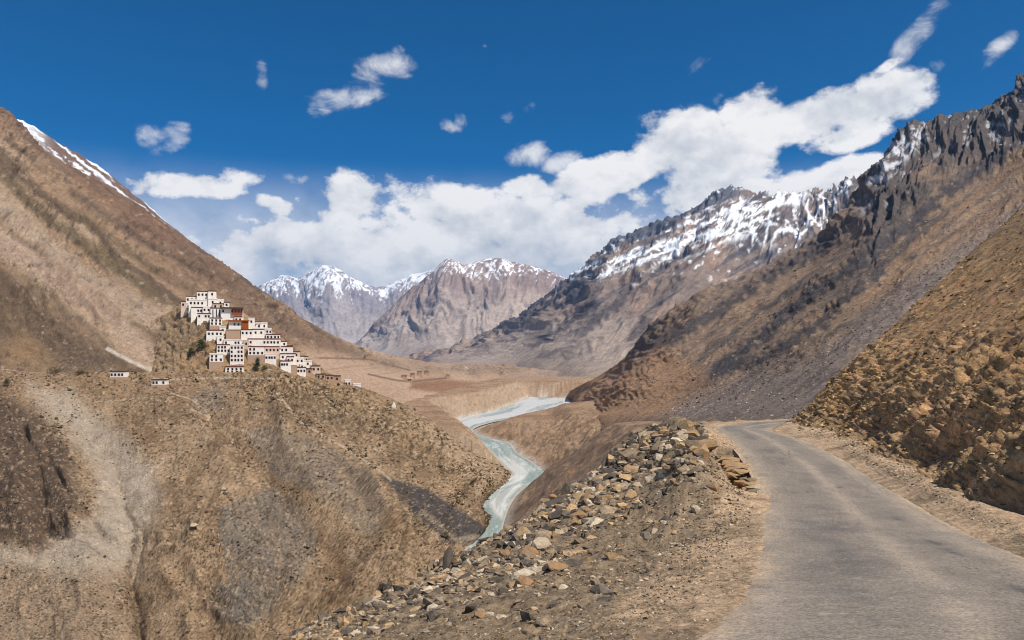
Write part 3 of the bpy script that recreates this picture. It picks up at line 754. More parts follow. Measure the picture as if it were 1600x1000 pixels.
# ---------------- canyon wall and monastery spur on the left
def canyon():
    rails = [
        [(-250, 1150, 240), (-120, 1150, 240), (0, 1150, 238), (100, 1150, 236), (200, 1150, 232), (300, 1130, 240), (400, 1090, 252), (560, 960, 300), (640, 920, 322), (700, 890, 345), (738, 850, 378), (746, 815, 424), (750, 790, 466), (792, 754, 549)],
        [(-250, 900, 300), (-120, 900, 300), (0, 900, 298), (100, 905, 296), (200, 925, 288), (300, 900, 300), (400, 870, 312), (500, 830, 335), (600, 810, 360), (690, 800, 395), (728, 795, 415), (742, 785, 452), (760, 770, 492), (795, 750, 560)],
        [(-250, 790, 330), (-120, 790, 330), (0, 790, 328), (100, 790, 328), (190, 800, 322), (290, 790, 328), (400, 760, 345), (500, 735, 372), (590, 745, 390), (670, 775, 408), (715, 782, 425), (742, 770, 465), (765, 755, 505), (797, 746, 570)],
        [(-250, 700, 358), (-120, 700, 358), (0, 690, 360), (100, 690, 362), (190, 705, 358), (300, 700, 368), (400, 690, 385), (500, 690, 402), (580, 705, 418), (650, 725, 440), (700, 735, 462), (740, 742, 490), (770, 742, 525), (799, 743, 580)],
        [(-250, 630, 385), (-120, 630, 385), (0, 620, 392), (80, 615, 400), (170, 635, 402), (270, 640, 412), (370, 640, 425), (460, 645, 440), (550, 655, 455), (620, 670, 472), (680, 690, 492), (730, 715, 512), (770, 735, 540), (800, 742, 585)],
        [(-250, 590, 418), (-120, 590, 418), (0, 584, 422), (80, 583, 426), (170, 592, 430), (250, 604, 436), (350, 600, 446), (430, 598, 456), (500, 606, 470), (565, 620, 485), (640, 650, 502), (705, 690, 520), (755, 722, 545), (801, 741, 590)],
        [(-250, 577, 432), (-120, 577, 432), (0, 577, 434), (80, 577, 437), (165, 580, 440), (240, 588, 447), (330, 584, 452), (420, 584, 464), (500, 594, 480), (565, 606, 494), (645, 640, 512), (712, 686, 532), (760, 718, 556), (803, 740, 596)],
        [(-250, 590, 470), (-120, 590, 470), (0, 590, 470), (80, 590, 470), (165, 592, 475), (240, 600, 480), (330, 596, 500), (420, 600, 520), (500, 612, 540), (575, 630, 555), (660, 668, 575), (725, 705, 590), (770, 725, 600), (806, 740, 615)],
    ]
    g = loft(rails, 590, 385)
    P = g['P']; N = normals(P); s, t, u, v, px, py = (g[k] for k in ('s', 't', 'u', 'v', 'px', 'py'))
    n = fbm(px / 80, py / 70, o=5, seed=301); f = fbm(px / 13, py / 12, o=5, seed=303); ff = fbm(px / 5, py / 5, o=3, seed=304)
    w = 14 * fbm(px / 60, py / 60, o=3, seed=305)
    h = np.zeros_like(px)
    bumps = [([(85, 635), (130, 655), (172, 700), (192, 760), (216, 820), (200, 890), (222, 980), (205, 1150)], 56, -8), ([(0, 640), (60, 690), (110, 760), (120, 820)], 40, 8),
             ([(-50, 700), (20, 740), (40, 800)], 40, 7), ([(70, 700), (100, 760), (160, 840), (80, 840)], 14, -4),
             ([(240, 620), (330, 690), (360, 760), (300, 850)], 55, 7), ([(300, 860), (350, 920), (380, 1000)], 45, 5),
             ([(370, 640), (470, 690), (560, 760), (620, 850), (600, 900)], 42, 9), ([(430, 600), (520, 660), (600, 720), (700, 780), (745, 815)], 22, 6),
             ([(330, 650), (420, 720), (480, 800), (540, 870), (520, 960)], 30, -10), ([(560, 770), (600, 840), (560, 900), (480, 950)], 20, 6), ([(500, 700), (540, 760), (580, 820)], 12, -4), ([(420, 640), (440, 700), (500, 780)], 12, 4), ([(430, 800), (440, 880), (420, 960)], 14, -4), ([(250, 900), (290, 960), (300, 1050)], 16, 4), ([(20, 640), (60, 720), (70, 800)], 12, -4), ([(600, 745), (680, 800), (740, 830)], 24, 4),
             ([(640, 700), (700, 735), (730, 765)], 18, -3), ([(216, 820), (200, 890), (222, 980), (230, 1100)], 9, -2), ([(150, 860), (120, 1000)], 60, 4)]
    for pl, wd, am in bumps:
        d, _ = sdist(px + w, py + w, pl); h += 1.12 * am * np.exp(-(np.sqrt(d * d + 9) - 3) / (wd * .62))
    rough = region(px + w, py + w, [(400, 590), (520, 600), (640, 640), (720, 690), (780, 745), (740, 770), (700, 735), (600, 720), (520, 670), (430, 650), (350, 600)], 14)
    rough2 = region(px + w, py + w, [(640, 790), (720, 830), (700, 900), (560, 960), (420, 1060), (300, 1100), (320, 950), (250, 850), (300, 790), (400, 900), (520, 900), (600, 850)], 20)
    dark = region(px + w + 6 * f, py + w, [(-200, 600), (0, 605), (60, 645), (110, 700), (130, 770), (120, 830), (60, 860), (0, 850), (-200, 860)], 16)
    rg = np.clip(rough + .6 * rough2 + .5 * dark, 0, 1)
    base = .22 + .78 * rg
    r1 = ridged((px + w * 1.8) / 62, (py * .55 + w * 1.8) / 46, o=3, gain=.45, seed=311); r2 = ridged((px + .3 * py) / 13, (py + w) / 17, o=4, gain=.58, seed=313)
    fade = sst(v, 0, .06) * (1 - .5 * sst(v, .80, .86)) * sst(px, 815, 770)
    h += (6.5 * (r1 - .42) * (.30 + .70 * rg) + 1.7 * (r2 - .4) * base) * fade
    h += 1.1 * f * base * fade * .7
    cv, ce = cells((P[..., 0] / 7).astype(np.float32), (P[..., 1] / 9).astype(np.float32), (P[..., 2] / 5).astype(np.float32), seed=5)
    h += (rough + .5 * rough2) * fade * (1.7 * (cv - .5) - .9 * sst(.12 - ce, 0, .12))
    c3, e3 = cells((P[..., 0] / 2.6).astype(np.float32), (P[..., 1] / 3.6).astype(np.float32), (P[..., 2] / 2.2).astype(np.float32), seed=6)
    h += fade * (.15 + .6 * rg) * .7 * (c3 - .5) + fade * .25 * rg * fbm(px / 4, py / 3, o=3, seed=307)
    P = P + N * h[..., None] * np.array([1, .75, .85])
    px, py = img(P); f = fbm(px / 13, py / 12, o=5, seed=303)
    c = np.broadcast_to(lin((158, 130, 98)), P.shape).copy()
    c = mixc(c, (132, 105, 76), sst(n + .25 * f, -.15, .25) * .9)
    c = mixc(c, (170, 140, 106), sst(fbm(px / 30, py / 40, o=4, seed=321), .05, .35) * .7)
    c = mixc(c, (150, 122, 88), rough * .7); c = mixc(c, (118, 100, 76), rough * sst(n + f * .4, 0, .35) * .7)
    c = mixc(c, (92, 74, 60), dark * .92); c = mixc(c, (126, 88, 64), dark * sst(f + .3 * n, .15, .4) * .5)
    up = sst(py + 8 * n, 640, 600)
    c = mixc(c, (140, 110, 78), up * .6)
    # fans of pale talus down the central gully
    tal = region(px + 10 * f, py + w, [(40, 600), (110, 612), (170, 660), (240, 730), (250, 780), (225, 850), (210, 900), (120, 905), (0, 880), (-100, 900), (-100, 850), (60, 860), (150, 800), (150, 740), (110, 680), (60, 630)], 18)
    c = mixc(c, (172, 154, 132), tal * .92)
    low = region(px, py + 8 * n, [(-200, 880), (200, 890), (210, 1150), (-200, 1150)], 24)
    c = mixc(c, (154, 130, 104), low * .7)
    # grey slate scree
    for pts, k, colr in (([(345, 790), (430, 760), (470, 790), (490, 850), (470, 900), (420, 960), (390, 985), (365, 960), (350, 880)], .9, (120, 110, 98)),
                         ([(335, 905), (380, 930), (410, 960), (380, 985), (340, 960)], .8, (110, 101, 92)),
                         ([(385, 670), (440, 668), (520, 700), (590, 750), (600, 790), (580, 840), (530, 800), (480, 760), (420, 740)], .72, (124, 113, 100)),
                         ([(300, 618), (350, 590), (350, 640), (310, 650)], .5, (132, 121, 108)),
                         ([(600, 745), (665, 765), (760, 826), (745, 850), (690, 850), (650, 805)], 1.0, (86, 80, 76))):
        mk = region(px + 5 * f + 8 * n + 26 * streak(px, py, 5, 80, 337), py + 8 * f, pts, 6)
        stv = streak(.95 * px - .3 * py + 3 * f, py, 6, 60, 331)
        c = mixc(c, colr, mk * k * (.62 + .38 * sst(stv + .5 * n, -.25, .2)))
        c = mixc(c, tuple(np.array(colr) * .86), mk * k * sst(stv, .05, .4) * .6)
    wdg = region(px + 2 * f, py + 2 * f, [(598, 744), (665, 764), (762, 826), (750, 846), (700, 846), (655, 806)], 3)
    c = mixc(c, (74, 70, 69), wdg * (.92 - .25 * sst(streak(px - .8 * py, py + .8 * px, 5, 60, 339), .1, .4)))
    d, _ = sdist(px + 2 * f, py + 2 * f, [(660, 800), (715, 845), (745, 838)]); c = mixc(c, (168, 148, 124), sst(d, 7, 2) * .6)
    smooth_r = region(px + 4 * f, py, [(640, 640), (720, 690), (790, 738), (790, 752), (745, 775), (738, 750), (690, 710)], 8)
    c = mixc(c, (176, 148, 116), smooth_r * .8)
    # footpaths across the slope
    for pl, wd in (([(0, 577), (60, 579), (120, 579), (170, 580)], 2.2), ([(430, 610), (470, 660), (540, 700), (600, 740), (610, 750)], 2.6), ([(300, 640), (345, 660), (420, 690)], 2),
                   ([(240, 592), (300, 592), (360, 590), (430, 592)], 2), ([(260, 612), (300, 624), (330, 650)], 1.5), ([(150, 628), (200, 624), (240, 620)], 1.3)):
        d, _ = sdist(px + 1.5 * f, py + 1.5 * f, pl); c = mixc(c, (186, 164, 136), sst(d, wd, wd * .3) * .75)
    d, _ = sdist(px + 3 * f, py + 3 * f, [(196, 790), (216, 830), (200, 890), (222, 980), (225, 1100)]); c = mixc(c, (92, 76, 60), sst(d, 8, 2) * sst(f, -.3, .1) * .8)
    # dotted scrub and stones
    c = mixc(c, (84, 68, 52), sst(-f - .12 * (1 - rg) + .1 * ff, .24, .38) * .8 * (1 - .6 * tal))
    dots = fbm(px / 4.2, py / 2.6, o=2, seed=341); clus = fbm(px / 26, py / 22, o=3, seed=343)
    c = mixc(c, (80, 64, 48), sst(dots + .35 * clus, .20, .27) * (1 - .85 * tal) * .8)
    rocks_ = fbm((px + .4 * py) / 7, (py - .2 * px) / 4.5, o=4, gain=.6, seed=345)
    c = mixc(c, (92, 74, 56), sst(rocks_ + .3 * clus, .16, .24) * (.25 + .75 * rg) * (1 - .9 * tal) * .8)
    c = mixc(c, (190, 160, 122), sst(-rocks_ + .2 * clus, .22, .32) * (.3 + .7 * rg) * (1 - tal) * .6)
    c = mixc(c, (190, 164, 130), sst(f, .26, .46) * .55)
    c = mixc(c, (204, 186, 160), sst(-dots, .42, .5) * .5)
    tl = np.clip(tal + low * .5, 0, 1); sheet("canyon_slope", P, m_hill, c, speck=.16 + .42 * rg * (1 - tl))
    return g, P

def monastery_hill():
    r0 = [(170, 640, 440), (255, 606, 440), (300, 602, 444), (350, 602, 447), (400, 602, 452), (440, 603, 460), (480, 608, 470), (530, 622, 480), (590, 640, 492)]
    r1 = [(180, 612, 456), (256, 586, 449), (305, 574, 454), (350, 575, 455), (400, 572, 460), (440, 574, 467), (480, 584, 477), (530, 603, 488), (590, 624, 500)]
    r2 = [(188, 585, 482), (258, 562, 462), (310, 532, 468), (355, 535, 468), (400, 540, 473), (440, 552, 478), (480, 572, 486), (530, 598, 495), (590, 622, 506)]
    r3 = [(192, 552, 510), (262, 525, 482), (315, 488, 484), (358, 497, 484), (402, 516, 488), (440, 536, 490), (480, 563, 496), (530, 595, 502), (590, 620, 512)]
    r4 = [(200, 525, 545), (262, 490, 512), (320, 459, 498), (362, 478, 499), (405, 504, 500), (440, 528, 502), (480, 558, 506), (530, 593, 510), (590, 619, 518)]
    r5 = [(210, 530, 600), (270, 510, 565), (335, 500, 545), (372, 515, 535), (410, 535, 535), (445, 555, 535), (485, 580, 535), (535, 605, 535), (595, 630, 540)]
    g = loft([r0, r1, r2, r3, r4, r5], 230, 130)
    P = g['P']; N = normals(P); px, py, v, s, t = (g[k] for k in ('px', 'py', 'v', 's', 't'))
    n = fbm(px / 30, py / 30, o=4, seed=401); f = fbm(px / 8, py / 7, o=4, seed=403)
    w = 6 * fbm(px / 20, py / 20, o=3, seed=405)
    left = sst(px, 380, 320)
    cv, ce = cells((P[..., 0] / 5).astype(np.float32), (P[..., 1] / 6).astype(np.float32), (P[..., 2] / 4).astype(np.float32), seed=8)
    h = (1.9 * (ridged((px + w) / 13, (py + w) / 11, o=4, seed=407) - .42) + 1.1 * (cv - .5) - .5 * sst(.14 - ce, 0, .14)) * (.25 + .75 * left)
    P = P + N * h[..., None]
    c = np.broadcast_to(lin((160, 128, 90)), P.shape).copy()
    c = mixc(c, (130, 108, 84), sst(n, -.05, .3) * .8)
    c = mixc(c, (118, 100, 82), region(px + 4 * f, py, [(250, 585), (285, 500), (320, 500), (330, 525), (270, 545), (262, 590)], 8) * .6)
    c = mixc(c, (176, 136, 88), sst(f + .3 * n, .1, .35) * .7 * left)
    c = mixc(c, (82, 66, 50), sst(-f, .22, .4) * .75)
    c = mixc(c, (158, 132, 102), sst(px + 6 * n, 320, 250) * .75)
    d, _ = sdist(px, py + f, [(245, 552), (280, 545), (300, 540), (322, 528)]); c = mixc(c, (110, 92, 70), sst(d, 2, .6) * .8)
    sheet("monastery_hill", P, m_hill, c)
    return g, P

# ---------------- ground by the road, road and cut slope
ROWS = [  # c0 c1 c2 c3 | road left, road right | foot
    [(-14, 1.5, -9), (-6, 1.5, -3.6), (-2.4, 1.5, -2.5), (-.3, 1.5, -2.1), (.9, 1.5, -2.0), (5.6, 1.5, -2.0), (6.8, 1.5, -1.8)],
    [(-14, 4, -10), (-5.5, 4, -4.0), (-2.4, 4, -2.7), (-.1, 4, -2.35), (1.2, 4, -2.2), (5.6, 4, -2.2), (7.0, 4, -2.0)],
    [(-14, 6.8, -11), (-5.0, 6.8, -4.4), (-2.2, 6.8, -3.05), (.2, 6.8, -2.6), (1.68, 6.8, -2.46), (5.95, 6.8, -2.46), (7.4, 6.8, -2.3)],
    [(-13.5, 9.5, -12), (-4.8, 9.5, -4.7), (-1.8, 9.5, -3.5), (1.2, 9.5, -3.02), (2.84, 9.5, -2.86), (7.1, 9.5, -2.86), (8.4, 9.5, -2.7)],
    [(-13, 12.7, -13), (-4.6, 12.7, -4.9), (-1.2, 12.7, -3.95), (2.2, 12.7, -3.45), (3.98, 12.7, -3.3), (8.17, 12.7, -3.3), (9.4, 12.7, -3.1)],
    [(-12.5, 18.5, -15), (-4.0, 18.5, -5.9), (0.5, 18.5, -4.7), (4.2, 18.5, -4.15), (5.92, 18.5, -4.0), (10.1, 18.5, -4.0), (11.3, 18.5, -3.75)],
    [(-12, 27.6, -18), (-2.2, 27.6, -6.95), (3.2, 27.6, -5.5), (7.1, 27.6, -4.9), (8.83, 27.6, -4.79), (13.05, 27.6, -4.79), (14.2, 27.6, -4.4)],
    [(-10, 40, -20), (1.9, 40, -7.4), (6.6, 40, -5.7), (10.2, 40, -5.0), (11.64, 40, -5.05), (15.85, 40, -5.05), (17.4, 40, -4.7)],
    [(-6, 50, -20), (5.7, 50, -6.9), (9.3, 50, -5.4), (12.3, 50, -5.1), (13.5, 50, -5.25), (17.2, 49, -5.2), (19.6, 50, -4.95)],
    [(-2, 58, -20), (8.5, 57.5, -6.7), (11, 57.5, -5.9), (13.4, 57.5, -5.4), (14.7, 57, -5.42), (17.7, 55, -5.38), (20.4, 58.5, -5.1)],
    [(-1, 72, -22), (9, 67, -7.6), (12.5, 65, -6.3), (15.7, 63, -5.65), (17.2, 61.2, -5.5), (19.6, 57.6, -5.4), (22.5, 60.2, -5.2)],
    [(5, 90, -22), (15, 80, -8.6), (19, 72, -6.6), (21, 67, -5.8), (21.8, 64.6, -5.55), (22.6, 60.2, -5.5), (25, 61.5, -5.3)],
    [(20, 105, -22), (28, 90, -8.6), (29, 78, -6.9), (30, 71, -5.9), (30, 68, -5.6), (29, 63.5, -5.6), (31, 62.6, -5.4)],
    [(45, 120, -22), (45, 95, -8.8), (45, 80, -6.9), (45, 73, -6), (45, 70, -5.7), (45, 65.5, -5.7), (46, 64, -5.5)]]

def roadside():
    R = [r + [(r[6][0] + 2.5, r[6][1], r[6][2] - .6)] for r in ROWS]
    g = loft(R, 560, 490, 'xyz', cap=300)
    P = g['P']; N = normals(P); s, t, u, v, px, py = (g[k] for k in ('s', 't', 'u', 'v', 'px', 'py'))
    X, Y, Z = (P[..., i] for i in range(3))
    ku = g['ku']
    road = sst(s, ku[4] - 10, ku[4] + 14) * sst(s, ku[5] + 12, ku[5] - 8)          # 1 on the road bed
    verge = sst(s, ku[3] - 45, ku[3] + 30)
    n = fbm(X / 3.2, Y / 3.2, o=5, seed=501); f = fbm(X / .55, Y / .55, o=5, seed=503); ff = fbm(X / .13, Y / .13, o=3, seed=505)
    rough = (1 - verge) * .9 + .1
    slopeside = sst(s, ku[2] + 50, ku[2] - 40)
    h = rough * (.34 * n + .13 * f) * (1 - road) + .03 * ff * (1 - road) + .05 * f * (1 - road) * verge
    cv, ce = cells((X / .9).astype(np.float32), (Y / .9).astype(np.float32), (Z / .7).astype(np.float32), seed=11)
    h += (1 - verge) * (1 - road) * (.18 * (cv - .5)) * sst(Y, 10, 22)
    h -= .35 * sst(s, ku[2] - 60, ku[1]) * (ridged(X / 3.0, Y / 5, o=4, seed=509) - .3)
    # hollow at the outer side of the dry-stone edging, and the berm of rubble
    d, _ = sdist(X, Y, [(8.1, 27.5), (9.4, 33), (10.9, 42)]); h -= 1.15 * np.exp(-(d / .55) ** 2)
    d, _ = sdist(X, Y, [(5.6, 24), (7.5, 33), (9.2, 42), (10.8, 52), (11.5, 57)]); h += .95 * np.exp(-(d / 1.2) ** 2)
    d, _ = sdist(X, Y, [(-3.4, 13), (-1, 19), (2.0, 28), (5, 38)]); h += .05 * np.exp(-(d / 1.3) ** 2); h -= .45 * sst(s, ku[2] - 20, ku[1]) * sst(Y, 60, 45)
    h -= .05 * road
    P = P + N * h[..., None]
    c = np.broadcast_to(lin((136, 115, 90)), P.shape).copy()
    c = mixc(c, (176, 147, 116), verge * sst(n + .3 * f, -.5, .1) * .9)
    c = mixc(c, (108, 93, 74), (1 - verge) * sst(f + n * .5, -.1, .3) * .8)
    c = mixc(c, (94, 82, 70), sst(s, ku[2] + 30, ku[2] - 60) * sst(n, -.2, .3) * .6)
    c = mixc(c, (118, 104, 84), sst(verge, .0, .5) * sst(verge, 1, .5) * .6)
    c = mixc(c, (84, 72, 58), sst(-f, .2, .45) * (1 - verge) * .7)
    c = mixc(c, (180, 150, 116), sst(f, .25, .5) * .4)
    c = mixc(c, (150, 134, 116), sst(ff, .25, .5) * .5); c = mixc(c, (88, 78, 68), sst(-ff, .25, .5) * .5)
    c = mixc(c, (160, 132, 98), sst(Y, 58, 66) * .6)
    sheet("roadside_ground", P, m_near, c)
    # road surface, 4 cm above its bed at most
    RR_ = []
    for r in ROWS:
        L = np.array(r[4]); Q = np.array(r[5]); dd = (Q - L) / np.linalg.norm(Q - L)
        A = L - dd * .35; B = Q + dd * .35
        RR_.append([tuple(A + (B - A) * k + np.array([0, 0, .05 * (1 - (2 * k - 1) ** 2) - .012])) for k in (0, .2, .5, .8, 1)])
    g2 = loft(RR_, 260, 480, 'xyz', cap=300)
    Q = g2['P']; k = g2['u']; X, Y = Q[..., 0], Q[..., 1]
    n = fbm(X / 1.6, Y / 2.6, o=5, seed=521); f = fbm(X / .25, Y / .35, o=4, seed=523); tt = g2['t']
    Q[..., 2] += .012 * n + .004 * f - .05 * sst(np.abs(k - .5), .40, .5) * (1 + 2 * f)
    e = np.abs(k - .5) * 2 + .06 * n + .03 * f
    c = np.broadcast_to(lin((128, 117, 105)), Q.shape).copy()
    c = mixc(c, (100, 94, 88), sst(n, -.1, .4) * .6)
    kk = k + .012 * fbm(Y / 9, Y * 0, o=2, seed=525)
    dust = np.exp(-((kk - .53) / .05) ** 2) * .85 + np.exp(-((kk - .84) / .06) ** 2) * .8 + np.exp(-((kk - .14) / .07) ** 2) * .6
    c = mixc(c, (158, 142, 124), dust * sst(n + .35, -.3, .4) * .85)
    tar = 1.3 * np.exp(-((kk - .70) / .022) ** 2) * sst(Y, 34, 24) + np.exp(-((kk - .36) / .045) ** 2) * .5
    c = mixc(c, (82, 80, 80), tar * sst(n + f * .3, -.1, .25) * .7)
    crk = np.abs(fbm(X / 1.1 + .4 * n, Y / 2.2, o=4, gain=.6, seed=527)); c = mixc(c, (64, 60, 58), sst(crk, .02, .004) * sst(fbm(X / 4, Y / 6, o=2, seed=529), .0, .2) * .7)
    c = mixc(c, (84, 80, 78), sst(fbm(X / 1.8, Y / 5, o=4, gain=.5, seed=531), .2, .34) * .3)
    c = mixc(c, (176, 152, 124), sst(e + .12 * n + .08 * f, .70, .96) * .95)
    c = mixc(c, (170, 150, 126), sst(f, .3, .5) * .25)
    sheet("road", Q, m_road, c, speck=.22)
    return g, P

def road_mat():
    m = bpy.data.materials.new("worn dusty asphalt"); m.use_nodes = True
    g = NG(m.node_tree); t = m.node_tree; bs = t.nodes['Principled BSDF']
    at = g.n('ShaderNodeAttribute', attribute_name='Col').outputs['Color']
    ge = g.n('ShaderNodeTexCoord').outputs['Object']
    def nz(sc, d, r):
        q = g.n('ShaderNodeTexNoise'); g.put(q.inputs['Vector'], ge); q.inputs['Scale'].default_value = sc
        q.inputs['Detail'].default_value = d; q.inputs['Roughness'].default_value = r; return q.outputs[0]
    a = nz(24, 4, .8); b = nz(7, 5, .65); e = nz(1.3, 5, .6)
    k = g.m('ADD', .98, g.m('ADD', g.m('MULTIPLY', g.m('SUBTRACT', a, .5), 2.6), g.m('ADD', g.m('MULTIPLY', g.m('SUBTRACT', b, .5), .7), g.m('MULTIPLY', g.m('SUBTRACT', e, .5), .5))))
    vo = g.n('ShaderNodeTexVoronoi'); g.put(vo.inputs['Vector'], ge); vo.inputs['Scale'].default_value = 17
    chips = g.ss(vo.outputs['Distance'], .30, .12)
    hs = g.n('ShaderNodeHueSaturation'); g.put(hs.inputs['Color'], at); g.put(hs.inputs['Value'], k)
    sel = g.ss(b, .52, .62)
    c = g.mix(g.m('MULTIPLY', g.m('MULTIPLY', chips, sel), .55), hs.outputs[0], srgb(178, 166, 150))
    t.links.new(c, bs.inputs['Base Color']); bs.inputs['Roughness'].default_value = .88; bs.inputs['Specular IOR Level'].default_value = .25
    bp = g.n('ShaderNodeBump'); bp.inputs['Strength'].default_value = .55; bp.inputs['Distance'].default_value = .02
    g.put(bp.inputs['Height'], g.m('ADD', a, b)); t.links.new(bp.outputs[0], bs.inputs['Normal'])
    return m
m_road = road_mat()

def cut_slope():
    R = []
    for i, r in enumerate(ROWS):
        fx, fy, fz = r[6]
        if i <= 9: dx, dy = 1.0, 0.02 * i
        elif i == 10: dx, dy = 1.0, -.03
        elif i == 11: dx, dy = .98, -.05
        elif i == 12: dx, dy = .80, -.10
        else: dx, dy = .55, -.22
        L = lambda k, z: (fx + dx * k, fy + dy * k, fz + z)
        st = .8 + 1.5 * (i <= 7)
        drop = 0 if i < 10 else (.5, 1.5, 2.6, 3.8)[i - 10]
        R.append([L(-.5, -.5), L(.5, .25), L(1.9, 1.55 + .1 * st), L(4.2, 3.7), L(9.5, 8.1 - drop * .3), L(18, 15.2 - drop), L(38, 30.5 - drop * 1.5), L(60, 46 - drop * 1.5)])
    g = loft(R, 430, 460, 'xyz', cap=260)
    P = g['P']; N = normals(P); s, t, u, px, py = (g[k] for k in ('s', 't', 'u', 'px', 'py'))
    X, Y, Z = (P[..., i] for i in range(3))
    ku = g['ku']; up = sst(s, ku[0], ku[1] + 10)
    face = sst(s, ku[4], ku[3]) * .65 + .35                          # rocky near the foot
    nearr = sst(Y, 40, 18)                                           # and rocky higher up close by
    rk = np.clip(sst(s, ku[4] + 30, ku[3] - 20) * .95 + .5 * nearr * sst(s, ku[5] + 60, ku[4]) + .45 * fbm(X / 4, Y / 4, Z / 4, o=3, seed=601), .06, 1)
    n = fbm(X / 3.0, Y / 3.0, Z / 3.0, o=4, seed=603)
    wx = .5 * fbm(X / 1.5, Y / 1.5, Z / 1.5, o=3, seed=605)
    # ribs that stick out of the cut face
    rib = ridged((Y + .35 * X + wx * 2) / 3.4, (Z - .3 * X) / 5.5, o=4, gain=.55, seed=607)
    c1, e1 = cells(((X + wx) / 1.5).astype(np.float32), ((Y + wx) / 1.1).astype(np.float32), ((Z + .5 * X) / 1.0).astype(np.float32), seed=21, tilt=1.1)
    c2, e2 = cells(((X + wx) / .5).astype(np.float32), (Y / .38).astype(np.float32), ((Z + .5 * X) / .36).astype(np.float32), seed=23, tilt=1.1)
    h = up * (rk * ((.40 + .30 * sst(s, ku[3] + 20, ku[2])) * (rib - .42) + .14 * (c1 - .5) - .08 * sst(.12 - e1, 0, .12)) + (.012 + .10 * rk) * (c2 - .5) + .24 * n * (.35 + rk) + .03 * fbm(X / .2, Y / .2, Z / .2, o=2, seed=611))
    d, _ = sdist(X, Z, [(0, 0), (1, 0)])
    # undercut pockets
    for (cx, cy, cz, rad, dep) in ((9.9, 12.8, -2.9, .9, 1.3), (12.2, 18.2, -2.6, 1.3, 1.2), (16.0, 31, -3.4, 1.2, 1.0), (11.5, 15.2, -.6, .9, .9), (18.6, 42, -3.2, 1.4, 1.0), (20.4, 50, -3.4, 1.3, .9)):
        dd = np.sqrt((X - cx) ** 2 + ((Y - cy) / 1.5) ** 2 + (Z - cz) ** 2); h -= dep * np.exp(-(dd / rad) ** 2)
    P = P + N * h[..., None]
    n2 = fbm(X / 6, Y / 6, Z / 6, o=4, seed=621); f = fbm(X / .6, Y / .6, Z / .6, o=4, seed=623)
    c = np.broadcast_to(lin((184, 140, 96)), P.shape).copy()
    c = mixc(c, (150, 113, 78), sst(n2, -.1, .35) * .9)
    c = mixc(c, (170, 130, 78), sst(n + .5 * f, .0, .4) * .75 * rk)
    c = mixc(c, (150, 122, 88), sst(f, .2, .45) * .5)
    c = mixc(c, (92, 74, 54), sst(-f, .18, .4) * .6); dg = streak(.6 * px + .8 * py, .8 * px - .6 * py, 9, 90, 631); c = mixc(c, (112, 90, 64), sst(dg, .05, .35) * .6 * sst(s, ku[3], ku[4]))
    c = mixc(c, (104, 92, 74), sst(c1, .75, .9) * .6); c = mixc(c, (182, 146, 96), sst(c2, .78, .95) * .55)
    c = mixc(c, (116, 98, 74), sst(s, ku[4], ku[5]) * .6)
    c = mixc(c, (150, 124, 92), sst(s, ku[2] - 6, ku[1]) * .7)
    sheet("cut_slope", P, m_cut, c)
    return g, P

far_west(); centre(); snow_mountain()
gC, PC = right_mountain()
left_mountain(); valley()
gG, PG = canyon(); gM, PM = monastery_hill()
gR, PR = roadside(); gK, PK = cut_slope()

# ================================================================== HAZE
def build_haze():
    me = bpy.data.meshes.new("haze")
    x0, x1, y0, y1, z0, z1 = -16000, 16000, -400, 17000, -175, 1480
    v = [(x, y, z) for x in (x0, x1) for y in (y0, y1) for z in (z0, z1)]
    me.from_pydata(v, [], [(0, 1, 3, 2), (4, 6, 7, 5), (0, 4, 5, 1), (2, 3, 7, 6), (0, 2, 6, 4), (1, 5, 7, 3)])
    m = bpy.data.materials.new("thin blue air"); m.use_nodes = True; t = m.node_tree; t.nodes.clear()
    out = t.nodes.new('ShaderNodeOutputMaterial'); pv = t.nodes.new('ShaderNodeVolumePrincipled')
    pv.inputs['Color'].default_value = (.22, .52, 1.0, 1); pv.inputs['Density'].default_value = HAZE
    pv.inputs['Anisotropy'].default_value = .15
    t.links.new(pv.outputs[0], out.inputs['Volume']); me.materials.append(m)
    o = bpy.data.objects.new("haze", me); COL.objects.link(o); o['kind'] = 'stuff'
HAZE = 3.1e-5
build_haze()

# ================================================================== THINGS
def empty(name, loc, rz=0):
    o = bpy.data.objects.new(name, None); COL.objects.link(o); o.location = loc; o.rotation_euler = (0, 0, rz); o.empty_display_size = .5
    return o

def meshobj(name, me, parent=None, loc=(0, 0, 0), rot=(0, 0, 0), scale=(1, 1, 1)):
    o = bpy.data.objects.new(name, me); COL.objects.link(o); o.location = loc; o.rotation_euler = rot; o.scale = scale
    if parent: o.parent = parent
    return o

def boxdata(v, f, x0, x1, y0, y1, z0, z1, taper=0.0):
    """a box that narrows upward by 'taper' on every side"""
    b = len(v)
    v += [(x0, y0, z0), (x1, y0, z0), (x1, y1, z0), (x0, y1, z0), (x0 + taper, y0 + taper, z1), (x1 - taper, y0 + taper, z1), (x1 - taper, y1 - taper, z1), (x0 + taper, y1 - taper, z1)]
    f += [tuple(b + i for i in q) for q in ((3, 2, 1, 0), (4, 5, 6, 7), (0, 1, 5, 4), (1, 2, 6, 5), (2, 3, 7, 6), (3, 0, 4, 7))]

def mk(name, v, f, *mats):
    me = bpy.data.meshes.new(name); me.from_pydata(v, [], f); me.update()
    for m in mats: me.materials.append(m)
    return me

def find(P, px, py):
    a, b = img(P); d = (a - px) ** 2 + (b - py) ** 2
    m = d < max(d.min() * 1.5, 9.0)
    Yv = np.where(m, P[..., 1], 1e9); i = np.unravel_index(np.argmin(Yv), Yv.shape)
    return P[i], i

